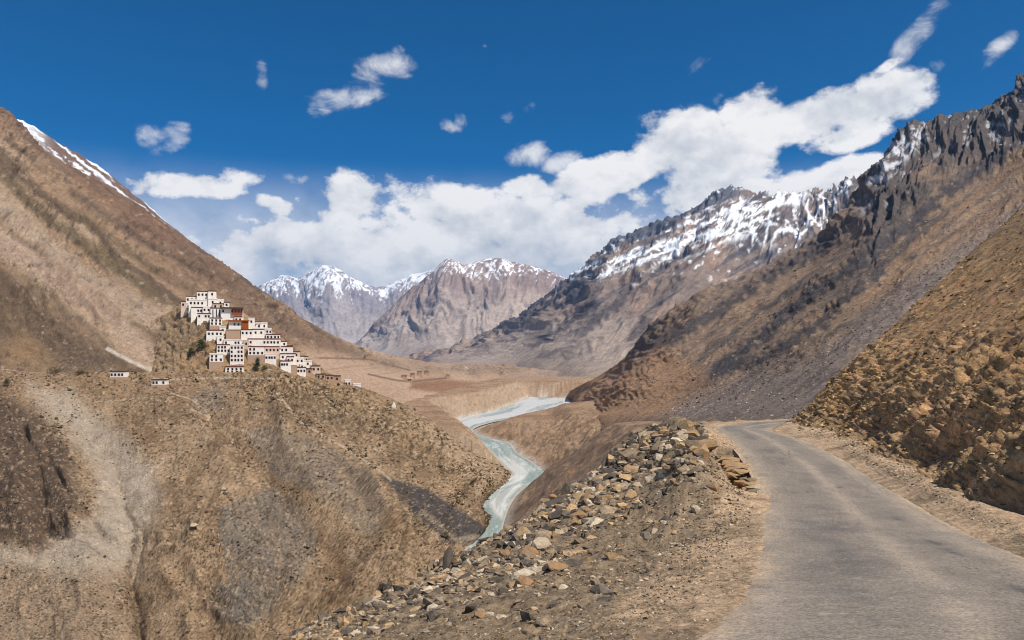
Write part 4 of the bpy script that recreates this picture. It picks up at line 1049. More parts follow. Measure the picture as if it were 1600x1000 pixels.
# ---------------- rocks
def ico(sub):
    import bmesh
    bm = bmesh.new(); bmesh.ops.create_icosphere(bm, subdivisions=sub, radius=1.0)
    v = np.array([q.co[:] for q in bm.verts]); f = np.array([[q.index for q in p.verts] for p in bm.faces]); bm.free()
    return v, f
ICO = {i: ico(i) for i in (1, 2, 3)}

def rock_shape(seed, sub=3, planes=11, flat=.75, long=1.25):
    r = np.random.default_rng(seed); v, f = ICO[sub]; v = v.copy()
    for _ in range(planes):
        n = r.normal(size=3); n /= np.linalg.norm(n); d = r.uniform(.42, .82)
        k = v @ n; v -= np.outer(np.maximum(k - d, 0), n)
    v *= np.array([long * r.uniform(.85, 1.15), r.uniform(.75, 1.05), flat * r.uniform(.8, 1.2)])
    v += .035 * np.stack([fbm(v[:, 0] * 3 + seed, v[:, 1] * 3, v[:, 2] * 3, o=3, seed=seed + k) for k in range(3)], 1)
    return v, f

def rock_mat(name, c):
    return plain_mat(name, c, rough=.92, var=.42, scale=2.6, bump=.7)
ROCKM = {'grey': rock_mat("grey brown stone", (120, 104, 84)), 'tan': rock_mat("tan stone", (154, 126, 94)), 'rusty': rock_mat("rusty tan stone", (148, 116, 84)),
         'dark': rock_mat("dark slate stone", (84, 74, 64)), 'pale': rock_mat("pale grey stone", (168, 150, 128))}
ROCKS = {}
def rock_mesh(kind, i, long=False):
    key = (kind, i, long)
    if key not in ROCKS:
        v, f = rock_shape(100 + i + (50 if long else 0), 2, flat=.42 if long else .78, long=2.0 if long else 1.2)
        me = mk("boulder", [tuple(q) for q in v], [tuple(int(a) for a in q) for q in f], ROCKM[kind]); ROCKS[key] = me
    return ROCKS[key]

def put_rock(p, r, kind, i, rz, label, group=None, long=False, tilt=(0, 0)):
    o = meshobj("boulder", rock_mesh(kind, i, long), None, (float(p[0]), float(p[1]), float(p[2]) + r * .04), (tilt[0], tilt[1], rz), (r, r, r))
    tag(o, label, 'boulder', group); return o

def offroad(P, m=.9):
    yy = np.array([r[4][1] for r in ROWS[:10]]); xx = np.array([r[4][0] for r in ROWS[:10]])
    return (P[..., 0] < np.interp(P[..., 1], yy, xx) - m) & (P[..., 1] < 58.5)

NAMED = [  # px, py, radius in px, kind, shape, long, label
    (1092, 694, 26, 'dark', 1, False, "large dark block at the head of the rubble bank beside the road bend"),
    (1030, 700, 17, 'grey', 2, False, "blunt grey block with a pale top at the far end of the rubble bank"),
    (1060, 684, 15, 'pale', 3, False, "pale whitish rock on the crest near the road bend"),
    (985, 735, 19, 'tan', 4, False, "squarish tan boulder low on the far rubble bank"),
    (1045, 730, 15, 'tan', 5, False, "small tan boulder with a black shadow in the middle of the bank"),
    (1070, 725, 13, 'dark', 6, False, "dark pointed rock just right of the small tan boulder"),
    (902, 778, 15, 'tan', 7, False, "upper of the two upright tan rocks over the river gorge"),
    (904, 806, 17, 'rusty', 8, False, "lower of the two upright tan rocks over the river gorge"),
    (982, 776, 15, 'tan', 9, False, "rounded tan boulder in mid slope right of the upright tan pair"),
    (918, 818, 15, 'dark', 0, False, "dark rock leaning right of the upright tan pair"),
    (850, 850, 24, 'pale', 1, False, "pale peach boulder topping the pile in mid bank"),
    (826, 866, 20, 'rusty', 2, False, "rusty tan boulder against the pale peach boulder"),
    (872, 884, 28, 'rusty', 3, True, "long flat rusty tan slab lying in mid bank"),
    (793, 866, 16, 'dark', 4, False, "dark boulder with a deep shadow left of the pile"),
    (925, 862, 10, 'tan', 5, False, "small round tan stone right of the long slab"),
    (722, 905, 18, 'dark', 6, False, "dark rounded boulder in the lower bank near the gorge edge"),
    (748, 960, 15, 'rusty', 7, False, "rusty stone at the foot of the picture in the lower bank"),
    (735, 950, 14, 'dark', 8, False, "dark stone left of the rusty stone in the lower bank"),
    (1022, 829, 9, 'pale', 9, False, "lone pale stone in the gravel between bank and verge"),
    (1163, 838, 6, 'pale', 3, True, "small white flat stone on the sandy verge by the asphalt"),
    (1115, 760, 13, 'tan', 2, False, "tan block with a black hollow beside it near the dry stone edging"),
    (640, 930, 16, 'grey', 5, False, "grey boulder at the left end of the rubble bank")]
def boulders():
    P = PR
    for px, py, rp, kind, i, long, lab in NAMED:
        p, _ = find(P, px, py); r = rp / F * p[1] * (.72 if long else .95)
        put_rock(p, r, kind, i, random.uniform(0, 6.28), lab, None, long, (random.uniform(-.3, .3), random.uniform(-.3, .3)))
    a, b = img(P); nv, nu = a.shape
    n = 0; kinds = ['grey', 'tan', 'dark', 'rusty', 'pale']; w = [.38, .28, .20, .07, .07]
    cand = []
    crest = [(470, 1000), (600, 940), (700, 905), (800, 872), (860, 850), (905, 800), (960, 750), (1010, 705), (1090, 690)]
    while len(cand) < 262:
        i = rng.integers(0, nv - 30); j = rng.integers(0, nu); px, py = a[i, j], b[i, j]
        if not (380 < px < 1190 and 672 < py < 1010): continue
        d, _ = sdist(np.array([px]), np.array([py]), crest); d = d[0]
        if rng.random() > math.exp(-(d / 44) ** 2): continue
        if px > 1100 and py > 790: continue
        if not offroad(P[i, j], 2.0): continue
        rp = float(np.clip(rng.lognormal(2.12, .45), 5.5, 23)) * (1.15 if py > 800 else .95)
        cand.append((rp, P[i, j], px, py))
    cand.sort(key=lambda q: -q[0])
    word = {'grey': 'grey brown', 'tan': 'tan', 'dark': 'dark slate', 'rusty': 'rusty tan', 'pale': 'pale'}
    for rp, p, px, py in cand:
        kind = kinds[int(rng.choice(5, p=w))]
        size = 'big' if rp > 12 else 'small'
        k = min(range(len(NAMED)), key=lambda q: (NAMED[q][0] - px) ** 2 + (NAMED[q][1] - py) ** 2); dx, dy = px - NAMED[k][0], py - NAMED[k][1]
        where = ('right of' if dx > 0 else 'left of') if abs(dx) > abs(dy) else ('below' if dy > 0 else 'above')
        far = ' farther' if math.hypot(dx, dy) > 34 else ''
        kind_label = f"{size} {word[kind]} boulder{far} {where} the {SHORT[k]}"
        put_rock(p, rp / F * p[1], kind, int(rng.integers(0, 10)), rng.random() * 6.28, kind_label, "boulders of the rubble bank beside the road",
                 rng.random() < .22, (rng.normal() * .35, rng.normal() * .35))
SHORT = ["large dark block near the bend", "blunt grey block at the far bank end", "whitish rock on the bank crest", "squarish tan boulder on the far bank", "small tan boulder with black shadow", "dark pointed rock on the bank",
         "upper upright tan rock over the gorge", "lower upright tan rock over the gorge", "rounded tan boulder in mid slope", "dark leaning rock by the upright pair", "pale peach boulder", "rusty boulder against the peach one",
         "long flat rusty slab", "dark boulder left of the pile", "small round tan stone by the slab", "dark rounded boulder near the gorge edge", "rusty stone at the picture foot", "dark stone in the lower bank",
         "lone pale stone in the gravel", "small white stone on the verge", "tan block near the dry stone edging", "grey boulder at the bank end"]
boulders()

def rock_field(name, P, n, size_px, colours, weight, sub=1, seed=1, label=None, sink=.25, flat=.7, mind=0.0):
    """many small stones joined into one piece of 'stuff'"""
    r = np.random.default_rng(seed); a, b = img(P); nv, nu = a.shape; N = normals(P)
    wgt = np.clip(weight(a, b, P), 0, None).ravel(); c = np.cumsum(wgt); idx = np.searchsorted(c, r.random(n) * c[-1]); idx = np.clip(idx, 0, nv * nu - 1)
    p = P.reshape(-1, 3)[idx] + (r.random((n, 3)) - .5) * (P[1:, :-1] - P[:-1, :-1]).reshape(-1, 3)[np.clip(idx, 0, (nv - 1) * (nu - 1) - 1)] * .3
    nn = N.reshape(-1, 3)[idx]
    rp = np.clip(r.lognormal(math.log(size_px[0]), .42, n), size_px[0] * .45, size_px[1])
    R = np.maximum(rp / F * p[:, 1], mind)
    if sub == 0:
        v0 = np.array([(1, 0, 0), (-1, 0, 0), (0, 1, 0), (0, -1, 0), (0, 0, 1), (0, 0, -1)], float)
        f0 = np.array([(0, 2, 4), (2, 1, 4), (1, 3, 4), (3, 0, 4), (2, 0, 5), (1, 2, 5), (3, 1, 5), (0, 3, 5)])
    else: v0, f0 = ICO[sub]
    k = len(v0)
    V = v0[None] * (1 + .38 * r.normal(size=(n, k, 1)).clip(-1.3, 1.3)) * np.stack([r.uniform(.8, 1.6, n), r.uniform(.6, 1.1, n), flat * r.uniform(.6, 1.2, n)], 1)[:, None]
    an = r.random(n) * 6.283; ca, sa = np.cos(an), np.sin(an); M = np.zeros((n, 3, 3)); M[:, 0, 0] = ca; M[:, 0, 1] = -sa; M[:, 1, 0] = sa; M[:, 1, 1] = ca; M[:, 2, 2] = 1
    tb = r.normal(size=n) * .5; T = np.zeros((n, 3, 3)); T[:, 0, 0] = 1; T[:, 1, 1] = np.cos(tb); T[:, 1, 2] = -np.sin(tb); T[:, 2, 1] = np.sin(tb); T[:, 2, 2] = np.cos(tb)
    V = np.einsum('nij,nkj->nki', M @ T, V) * R[:, None, None] + (p + nn * R[:, None] * (.3 - sink))[:, None]
    C = np.array([lin(q) for q in colours]); ci = r.integers(0, len(C), n); cc = C[ci] * r.uniform(.75, 1.25, (n, 1))
    me = bpy.data.meshes.new(name); VV = np.ascontiguousarray(V.reshape(-1, 3), np.float32); FF = (f0[None] + (np.arange(n) * k)[:, None, None]).reshape(-1)
    me.vertices.add(len(VV)); me.vertices.foreach_set('co', VV.ravel()); me.loops.add(len(FF)); me.loops.foreach_set('vertex_index', FF.astype(np.int32))
    me.polygons.add(len(FF) // 3); me.polygons.foreach_set('loop_start', np.arange(0, len(FF), 3, dtype=np.int32)); me.polygons.foreach_set('loop_total', np.full(len(FF) // 3, 3, np.int32))
    me.update(calc_edges=True); me.shade_flat()
    ca_ = me.color_attributes.new('Col', 'FLOAT_COLOR', 'POINT'); c4 = np.ones((len(VV), 4), np.float32); c4[:, :3] = np.repeat(cc, k, 0); ca_.data.foreach_set('color', c4.ravel())
    me.materials.append(m_stone); o = bpy.data.objects.new(name, me); COL.objects.link(o); o['kind'] = 'stuff'
    if label: o['label'] = label
    return o
m_stone = ground_mat("small loose stone", [3, 12], bump=.5, bdist=.04, contrast=.4)

BANK = [(400, 1010), (600, 940), (700, 905), (800, 872), (860, 850), (905, 800), (960, 750), (1010, 705), (1090, 690)]
def w_bank(a, b, P):
    d, _ = sdist(a, b, BANK); return (np.exp(-(d / 40) ** 2) + .12) * (b > 664) * offroad(P, 1.6)
def w_gravel(a, b, P):
    m = region(a, b, [(330, 1030), (480, 960), (640, 890), (760, 860), (900, 820), (1000, 760), (1110, 740), (1165, 760), (1150, 840), (1100, 900), (1040, 960), (960, 1030)], 30)
    return m * offroad(P, .7) * (b < 1030)
def w_verge(a, b, P):
    return region(a, b, [(1120, 690), (1160, 720), (1185, 800), (1170, 900), (1090, 1010), (960, 1010), (1090, 880), (1150, 800), (1100, 700)], 14) * (P[..., 1] < 60) \
        + 1.3 * region(a, b, [(1235, 672), (1300, 690), (1400, 745), (1500, 800), (1620, 870), (1620, 838), (1500, 775), (1400, 715), (1300, 665)], 8) * (P[..., 1] < 60)
def w_edge(a, b, P):
    return region(a, b, [(700, 900), (800, 850), (900, 770), (1000, 690), (960, 710), (840, 790), (740, 850), (560, 920), (360, 1010), (520, 1000)], 18) * offroad(P, 2)
EARTH = [(134, 112, 86), (104, 89, 72), (158, 132, 100), (84, 74, 64), (120, 102, 82), (176, 158, 134)]
rock_field("rubble", PR, 5200, (5.6, 14), [(126, 108, 88), (98, 88, 78), (160, 132, 98), (80, 72, 66), (142, 124, 102), (172, 156, 134)], w_bank, 1, 3, "loose rubble between the boulders of the bank")
rock_field("gravel", PR, 15000, (1.7, 5.0), EARTH, w_gravel, 0, 4, "loose gravel between the bank and the verge")
rock_field("verge_pebbles", PR, 3500, (1.2, 3.2), [(170, 146, 116), (120, 104, 86), (190, 170, 142), (100, 88, 74)], w_verge, 0, 5, "pebbles on the sandy verges of the road")
rock_field("slope_stones", PR, 4500, (3.2, 9), EARTH, w_edge, 0, 6, "stones on the outer side of the bank")
def w_cut(a, b, P):
    return (a > 1215) * (a < 1640) * (b > 330) * (b < 900) * (P[..., 1] < 64) * (.5 + sst(fbm(a / 40, b / 40, o=3, seed=71), -.1, .3)) * (P[..., 1] > 8)
rock_field("slope_rubble", PK, 11000, (1.7, 5.5), [(140, 112, 72), (176, 142, 92), (104, 84, 60), (160, 128, 84), (84, 68, 52), (190, 160, 116)], w_cut, 0, 7, "yellow brown stones littering the cut slope", flat=.55)
def w_tongue(a, b, P):
    return region(a, b, [(1240, 655), (1010, 655), (1130, 590), (1280, 540), (1400, 450), (1600, 330), (1600, 400), (1420, 480), (1300, 560)], 14) * (P[..., 1] < 1200) + .10 * region(a, b, [(960, 600), (1200, 440), (1600, 230), (1600, 380), (1300, 560), (1000, 650)], 20)
rock_field("scree_boulders", PC, 5000, (1.1, 3.4), [(150, 132, 120), (110, 98, 92), (176, 158, 142), (84, 76, 72), (128, 112, 102)], w_tongue, 0, 8, "boulders scattered down the grey scree tongue")
def w_can(a, b, P):
    return (b > 575) * (b < 1010) * (a > -5) * (a < 800) * (.10 + sst(fbm(a / 34, b / 40, o=4, seed=81), -.0, .35)) * (1 - .8 * region(a, b, [(110, 640), (250, 760), (210, 900), (0, 880), (150, 800)], 20))
rock_field("canyon_scrub", PG, 6500, (1.2, 3.0), [(84, 70, 48), (70, 58, 42), (98, 84, 62), (60, 52, 40), (110, 90, 66)], w_can, 0, 9, "dark thorny scrub and stones dotting the canyon slope", sink=.1)

# ---------------- dry-stone edging by the road
def dry_stone():
    A = np.array([(8.45, 27.0), (9.05, 30.0), (9.75, 34.5), (10.5, 39.0), (11.1, 43.0)])
    root = empty("dry_stone_edging", (9.6, 34, -5.2)); tag(root, "broken dry stone edging between the road verge and the rubble bank", "stone wall")
    L = np.concatenate([[0], np.cumsum(np.hypot(*np.diff(A, axis=0).T))]); tot = L[-1]
    meshes = []
    for i in range(6):
        v, f = rock_shape(700 + i, 1, planes=7, flat=.36, long=1.25)
        meshes.append(mk("stone", [tuple(q) for q in v], [tuple(int(a) for a in q) for q in f], ROCKM[['tan', 'grey', 'pale', 'tan', 'rusty', 'grey'][i]]))
    for lv in range(4):
        q = .25 * (lv % 2)
        while q < tot - (0 if lv < 3 else 4):
            x = np.interp(q, L, A[:, 0]); y = np.interp(q, L, A[:, 1])
            z = np.interp(y, [27, 40, 43], [-4.95, -5.1, -5.15]) - .72 + lv * .25
            r = random.uniform(.34, .5)
            if lv < 2 or random.random() < .8:
                meshobj("stone", meshes[int(rng.choice(6, p=[.2, .28, .1, .15, .04, .23]))], root, (x - 9.6 + random.uniform(-.08, .08), y - 34, z + 5.2), (random.uniform(-.12, .12), random.uniform(-.12, .12), random.uniform(-.3, .3)), (r, r * 1.1, r * .95))
            q += random.uniform(.75, 1.0)
dry_stone()

# ---------------- monastery
M_WHITE = plain_mat("lime washed wall", (236, 226, 214), var=.20, scale=.5)
M_CREAM = plain_mat("faded lime wash", (210, 184, 164), var=.2, scale=.35)
M_MUD = plain_mat("bare mud plaster", (176, 146, 122), var=.14, scale=.35)
M_RED = plain_mat("dark red parapet", (104, 60, 50), var=.15, scale=1)
M_BROWN = plain_mat("brown brushwood parapet", (82, 66, 56), var=.15, scale=1)
M_BLACK = plain_mat("black window surround", (34, 30, 30), var=.1)
M_PANE = plain_mat("dark window glass", (22, 24, 28), rough=.2)
M_WOOD = plain_mat("orange brown timber", (150, 78, 34), var=.3, scale=2)
M_ROOF = plain_mat("trodden earth roof", (150, 128, 108), var=.15)

def window_mesh():
    v, f = [], []
    v += [(-.72, 0, -.8), (.72, 0, -.8), (.52, 0, .72), (-.52, 0, .72), (-.72, -.10, -.8), (.72, -.10, -.8), (.52, -.10, .72), (-.52, -.10, .72)]
    f += [(4, 5, 6, 7), (0, 4, 7, 3), (1, 2, 6, 5), (0, 1, 5, 4), (3, 7, 6, 2)]
    return mk("window", v, f, M_BLACK)
def small(name, x, z0, z1, y0, y1, mat):
    v, f = [], []; boxdata(v, f, -x, x, y0, y1, z0, z1); return mk(name, v, f, mat)
WIN = window_mesh(); PANE = small("pane", .38, -.62, .5, -.13, -.103, M_PANE); LINTEL = small("lintel", .78, .74, .98, -.34, .0, M_RED)

def building(name, label, px0, py0, px1, py1, rows, cols, wall='white', top='red', P=None, Y=None, depth=5.5, yaw=0.0, group=None, base=None, extra=None, wscale=.74, skip=()):
    cx = (px0 + px1) / 2
    if Y is None:
        p, _ = find(P, cx, py1); Y = float(p[1]) - .2
    w = (px1 - px0) / F * Y; h = (py1 - py0) / F * Y; zb = (HY - py1) / F * Y
    root = empty(name, ((cx - 800) / F * Y, Y, zb), yaw); tag(root, label, 'building', group)
    mw = {'white': M_WHITE, 'cream': M_CREAM, 'mud': M_MUD}[wall]; mt = {'red': M_RED, 'brown': M_BROWN, 'none': mw}[top]
    v, f = [], []; tp = min(.25, w * .04)
    boxdata(v, f, -w / 2, w / 2, 0, depth, -5.5, h - .45, tp); meshobj("wall", mk("wall", v, f, mw), root)
    v, f = [], []; e = .14
    x0, x1 = -w / 2 + tp - e, w / 2 - tp + e; y0, y1 = tp - e, depth - tp + e; z0, z1 = h - .447, h + .12; th = .42
    boxdata(v, f, x0, x1, y0, y0 + th, z0, z1); boxdata(v, f, x0, x1, y1 - th, y1, z0, z1)
    boxdata(v, f, x0, x0 + th, y0 + th, y1 - th, z0, z1); boxdata(v, f, x1 - th, x1, y0 + th, y1 - th, z0, z1)
    meshobj("parapet", mk("parapet", v, f, mt), root)
    v, f = [], []; boxdata(v, f, x0 + th, x1 - th, y0 + th, y1 - th, h - .447, h - .25); meshobj("roof", mk("roof", v, f, M_ROOF), root)
    if base:   # unpainted lower courses showing below the lime wash
        v, f = [], []; boxdata(v, f, -w / 2 - .12, w / 2 + .12, -.12, depth, -5.6, base, .05); meshobj("plinth", mk("plinth", v, f, M_MUD), root)
    if rows:
        zone = h - .9 - (base or 0); rh = min(3.0, zone / rows)
        for r_ in range(rows):
            for c_ in range(cols):
                if (r_, c_) in skip or (rows * cols > 2 and random.random() < .18): continue
                x = (c_ + .5) / cols * w * .92 - w * .46; z = h - .75 - rh * (r_ + .5)
                k = min(wscale, rh / 2.1, w / cols / 1.9)
                yy = tp * (z + 5.5) / (h + 5.05) - .03
                o = meshobj("window", WIN, root, (x + random.uniform(-.12, .12), yy, z), (0, 0, 0), (k, 1, k))
                meshobj("pane", PANE, o); meshobj("lintel", LINTEL, o)
    if extra: extra(root, w, h)
    return root

def balcony(root, w, h):
    """timber gallery under the eaves of the assembly hall"""
    b = meshobj("gallery", None or mk("gallery", *(lambda v, f: (boxdata(v, f, -w * .02, w * .46, -.9, .0, h * .34, h * .88), (v, f))[1])([], []), M_WOOD), root)
    n = 7
    for i in range(n):
        x = -w * .02 + (w * .48) * (i + .5) / n
        v, f = [], []; boxdata(v, f, x - .45, x + .45, -.96, -.9, h * .55, h * .78); meshobj("shutter", mk("shutter", v, f, M_RED if i % 2 else M_BLACK), b)
    v, f = [], []; boxdata(v, f, -w * .52, w * .5, -1.3, .3, h * .885, h * .93); meshobj("eave", mk("eave", v, f, M_BROWN), root)
def redbay(root, w, h):
    v, f = [], []; boxdata(v, f, w * .16, w * .50, -.5, .0, -.5, h * .95); meshobj("red_bay", mk("red_bay", v, f, M_WOOD), root)
    v, f = [], []; boxdata(v, f, -w * .52, w * .55, -1.1, .2, h * .955, h * 1.06); meshobj("eave", mk("eave", v, f, M_WOOD), root)
def streaks(root, w, h):
    for x in (-.25, .05, .3):
        v, f = [], []; boxdata(v, f, w * x - .22, w * x + .22, -.12, .02, h * .12, h * .86); meshobj("banner", mk("banner", v, f, M_BLACK), root)

Z1 = lambda a, b, c, d: (270 + a / 6.25, 440 + b / 6.25, 270 + c / 6.25, 440 + d / 6.25)
Z2 = lambda a, b, c, d: (400 + a / 6.25, 480 + b / 6.25, 400 + c / 6.25, 480 + d / 6.25)
BLD = [
    (Z1(235, 92, 345, 185), 1, 3, 'white', 'brown', "white block under a long dark roof at the very top of the monastery", {}),
    (Z1(345, 88, 425, 190), 1, 1, 'white', 'red', "summit tower of the monastery with a dark red parapet", dict(extra=None)),
    (Z1(130, 140, 240, 215), 1, 3, 'white', 'red', "white house with a slanting dark red edge left of the summit block", {}),
    (Z1(80, 190, 160, 262), 1, 2, 'cream', 'red', "low cream house at the upper left end of the monastery", {}),
    (Z1(160, 175, 340, 262), 1, 5, 'white', 'none', "broad plain white wall below the summit block", {}),
    (Z1(345, 165, 435, 240), 1, 1, 'white', 'none', "white stepped block right below the summit tower", {}),
    (Z1(430, 172, 500, 240), 1, 1, 'white', 'none', "small white hut stepping down right of the summit", {}),
    (Z1(500, 198, 550, 245), 1, 1, 'white', 'brown', "tiny white hut at the end of the upper steps on the ridge", {}),
    (Z1(180, 248, 292, 318), 1, 4, 'white', 'red', "white house with four windows on the upper left flank", {}),
    (Z1(292, 240, 368, 320), 1, 2, 'white', 'none', "white house tucked left of the assembly hall", {}),
    (Z1(240, 308, 370, 360), 1, 4, 'white', 'red', "row house with a red edge below the upper left flank", {}),
    (Z1(388, 212, 495, 262), 1, 2, 'cream', 'red', "reddish attic house peeping over the assembly hall", {}),
    (Z1(368, 255, 475, 355), 0, 0, 'white', 'brown', "white hall wing with tall dark vertical hangings", dict(extra=streaks)),
    (Z1(475, 252, 685, 360), 1, 7, 'white', 'brown', "great assembly hall with an orange brown timber gallery", dict(extra='bal', skip=())),
    (Z1(365, 352, 482, 445), 2, 3, 'white', 'red', "white house below the hall wing with three window bays", dict(base=1.0)),
    (Z1(548, 382, 735, 478), 1, 5, 'white', 'red', "temple with orange brown eaves and a red timber bay", dict(extra=redbay)),
    (Z1(738, 355, 800, 460), 1, 1, 'white', 'none', "tall narrow white house right of the temple", {}),
    (Z1(798, 390, 866, 458), 1, 2, 'white', 'brown', "white house with two windows on the right skyline of the monastery", {}),
    (Z1(330, 472, 492, 545), 1, 4, 'white', 'red', "long white house on the left edge above the dark bush", {}),
    (Z1(520, 468, 658, 565), 0, 0, 'mud', 'none', "plain mud coloured wall in the heart of the monastery", {}),
    (Z1(665, 465, 780, 560), 1, 3, 'white', 'brown', "white house under a dark roof line beside the mud wall", {}),
    (Z1(780, 462, 895, 560), 1, 2, 'white', 'red', "plain white house right of centre under a red line", {}),
    (Z1(880, 455, 965, 515), 1, 3, 'white', 'none', "small white house high on the right steps", {}),
    (Z1(908, 512, 1020, 562), 1, 3, 'white', 'brown', "low white house with a dark brown roof line on the right steps", {}),
    (Z1(432, 530, 502, 612), 1, 1, 'white', 'none', "narrow white house on the left side of the lower block", {}),
    (Z1(500, 566, 692, 618), 1, 6, 'white', 'none', "white gallery storey with a row of six windows", {}),
    (Z1(430, 612, 562, 695), 2, 4, 'white', 'red', "white house with two rows of windows left of the tall block", {}),
    (Z1(560, 612, 692, 790), 4, 4, 'white', 'none', "tallest white block with four rows of windows", {}),
    (Z1(360, 700, 492, 815), 2, 3, 'white', 'none', "detached white house with six windows above a bare mud base", dict(base=1.9)),
    (Z1(515, 828, 690, 915), 2, 4, 'white', 'red', "lowest detached house with eight windows at the foot of the monastery", dict(base=.8)),
    ((388, 529, 438, 541), 1, 9, 'white', 'red', "long white terrace with a red line across the right half", {}),
    ((387.6, 541, 413, 562), 2, 4, 'white', 'red', "white corner house on a high mud base above the conifer", dict(base=2.6)),
    ((414, 541, 437, 554), 1, 4, 'cream', 'red', "cream house next to the white corner house", {}),
    ((437, 541, 458, 553), 1, 3, 'white', 'red', "white house at the right end of the second terrace", {}),
    (Z2(88, 455, 198, 535), 1, 4, 'white', 'none', "white house with four windows below the cream house", {}),
    (Z2(118, 262, 238, 312), 1, 3, 'white', 'red', "white house with a red edge on the upper right skyline", {}),
    (Z2(0, 150, 56, 212), 1, 1, 'white', 'none', "small white house on the skyline right of the temple", {}),
    (Z2(50, 205, 132, 262), 1, 2, 'white', 'none', "white skyline house stepping down right", {}),
    (Z2(200, 330, 305, 382), 1, 2, 'white', 'brown', "low white house behind the second terrace end", {}),
    (Z2(235, 450, 388, 525), 1, 3, 'white', 'brown', "plain white house with a dark roof left edge, lower right part", {}),
    (Z2(240, 522, 342, 600), 1, 4, 'white', 'red', "white house with four tall windows on the lower right edge", {}),
    (Z2(300, 372, 362, 430), 1, 1, 'white', 'red', "narrow white house at the right end of the red line", {}),
    (Z2(362, 430, 432, 492), 1, 1, 'cream', 'brown', "small cream house on the right steps below the red line", {}),
    (Z2(385, 488, 470, 565), 1, 2, 'white', 'none', "white house low on the right steps", {}),
    (Z2(440, 478, 512, 540), 1, 2, 'cream', 'brown', "cream house with a brown roof on the right steps", {}),
    (Z2(468, 520, 548, 575), 1, 1, 'white', 'none', "white hut at the right foot of the steps", {}),
    (Z2(395, 585, 490, 650), 1, 3, 'white', 'brown', "white house with three dark windows at the right foot", {}),
    (Z2(340, 565, 402, 625), 0, 0, 'mud', 'none', "mud coloured shed left of the three window house", {}),
    (Z2(540, 570, 632, 645), 1, 2, 'cream', 'red', "pinkish house with a flat dark roof at the right end", {}),
    (Z2(490, 598, 552, 650), 1, 1, 'mud', 'brown', "small mud coloured house before the pinkish house", {}),
    (Z1(455, 440, 520, 500), 1, 1, 'white', 'none', "small white shed between the long left house and the mud wall", {}),
    (Z1(600, 340, 680, 392), 1, 2, 'white', 'red', "white annexe squeezed under the right end of the assembly hall", {}),
    (Z1(865, 400, 925, 462), 1, 1, 'white', 'none', "narrow white house on the skyline left of the small step house", {}),
    (Z1(690, 570, 742, 640), 1, 1, 'cream', 'none', "cream passage house between the tall block and the corner house", {}),
    (Z2(300, 480, 372, 545), 1, 2, 'white', 'red', "white house behind the four window house at the lower right edge", {}),
    (Z2(430, 555, 470, 600), 1, 1, 'white', 'none', "tiny white house directly above the three window house", {}),
    (Z2(165, 400, 240, 470), 1, 2, 'white', 'brown', "white house above the right end of the cream house", {}),
    (Z2(590, 650, 680, 695), 1, 2, 'mud', 'brown', "first low mud hut down the spur right of the monastery", {}),
    (Z2(680, 662, 760, 712), 1, 2, 'mud', 'brown', "second low mud hut down the spur with a dark roof", {}),
    (Z2(755, 668, 830, 722), 1, 1, 'mud', 'brown', "third low mud hut down the spur", {}),
    (Z2(868, 710, 925, 782), 1, 2, 'white', 'none', "small white shrine house near the spur end", {}),
    (Z2(948, 745, 1028, 792), 0, 0, 'white', 'none', "white flat hut last on the spur", {}),
]
def monastery():
    hill = PM
    for (box, rows, cols, wall, top, lab, kw) in BLD:
        kw = dict(kw); ex = kw.get('extra')
        if ex == 'bal': kw['extra'] = balcony
        P = PM
        building("monastery_house", lab, *box, rows, cols, wall, top, P=P, yaw=.34 + random.uniform(-.08, .08), group="houses of the hillside monastery", **kw)
    building("white_outbuilding", "lone white house with four windows on the hillside track", 171, 580, 194.5, 590, 1, 4, 'white', 'brown', P=PG, depth=6, yaw=.05, base=.2, group="outlying white houses")
    building("white_outbuilding", "lone white house on a grey base below the track, nearer the monastery", 236.5, 593, 258.5, 602, 1, 4, 'white', 'brown', P=PG, depth=6, yaw=.12, base=.3, group="outlying white houses")
monastery()

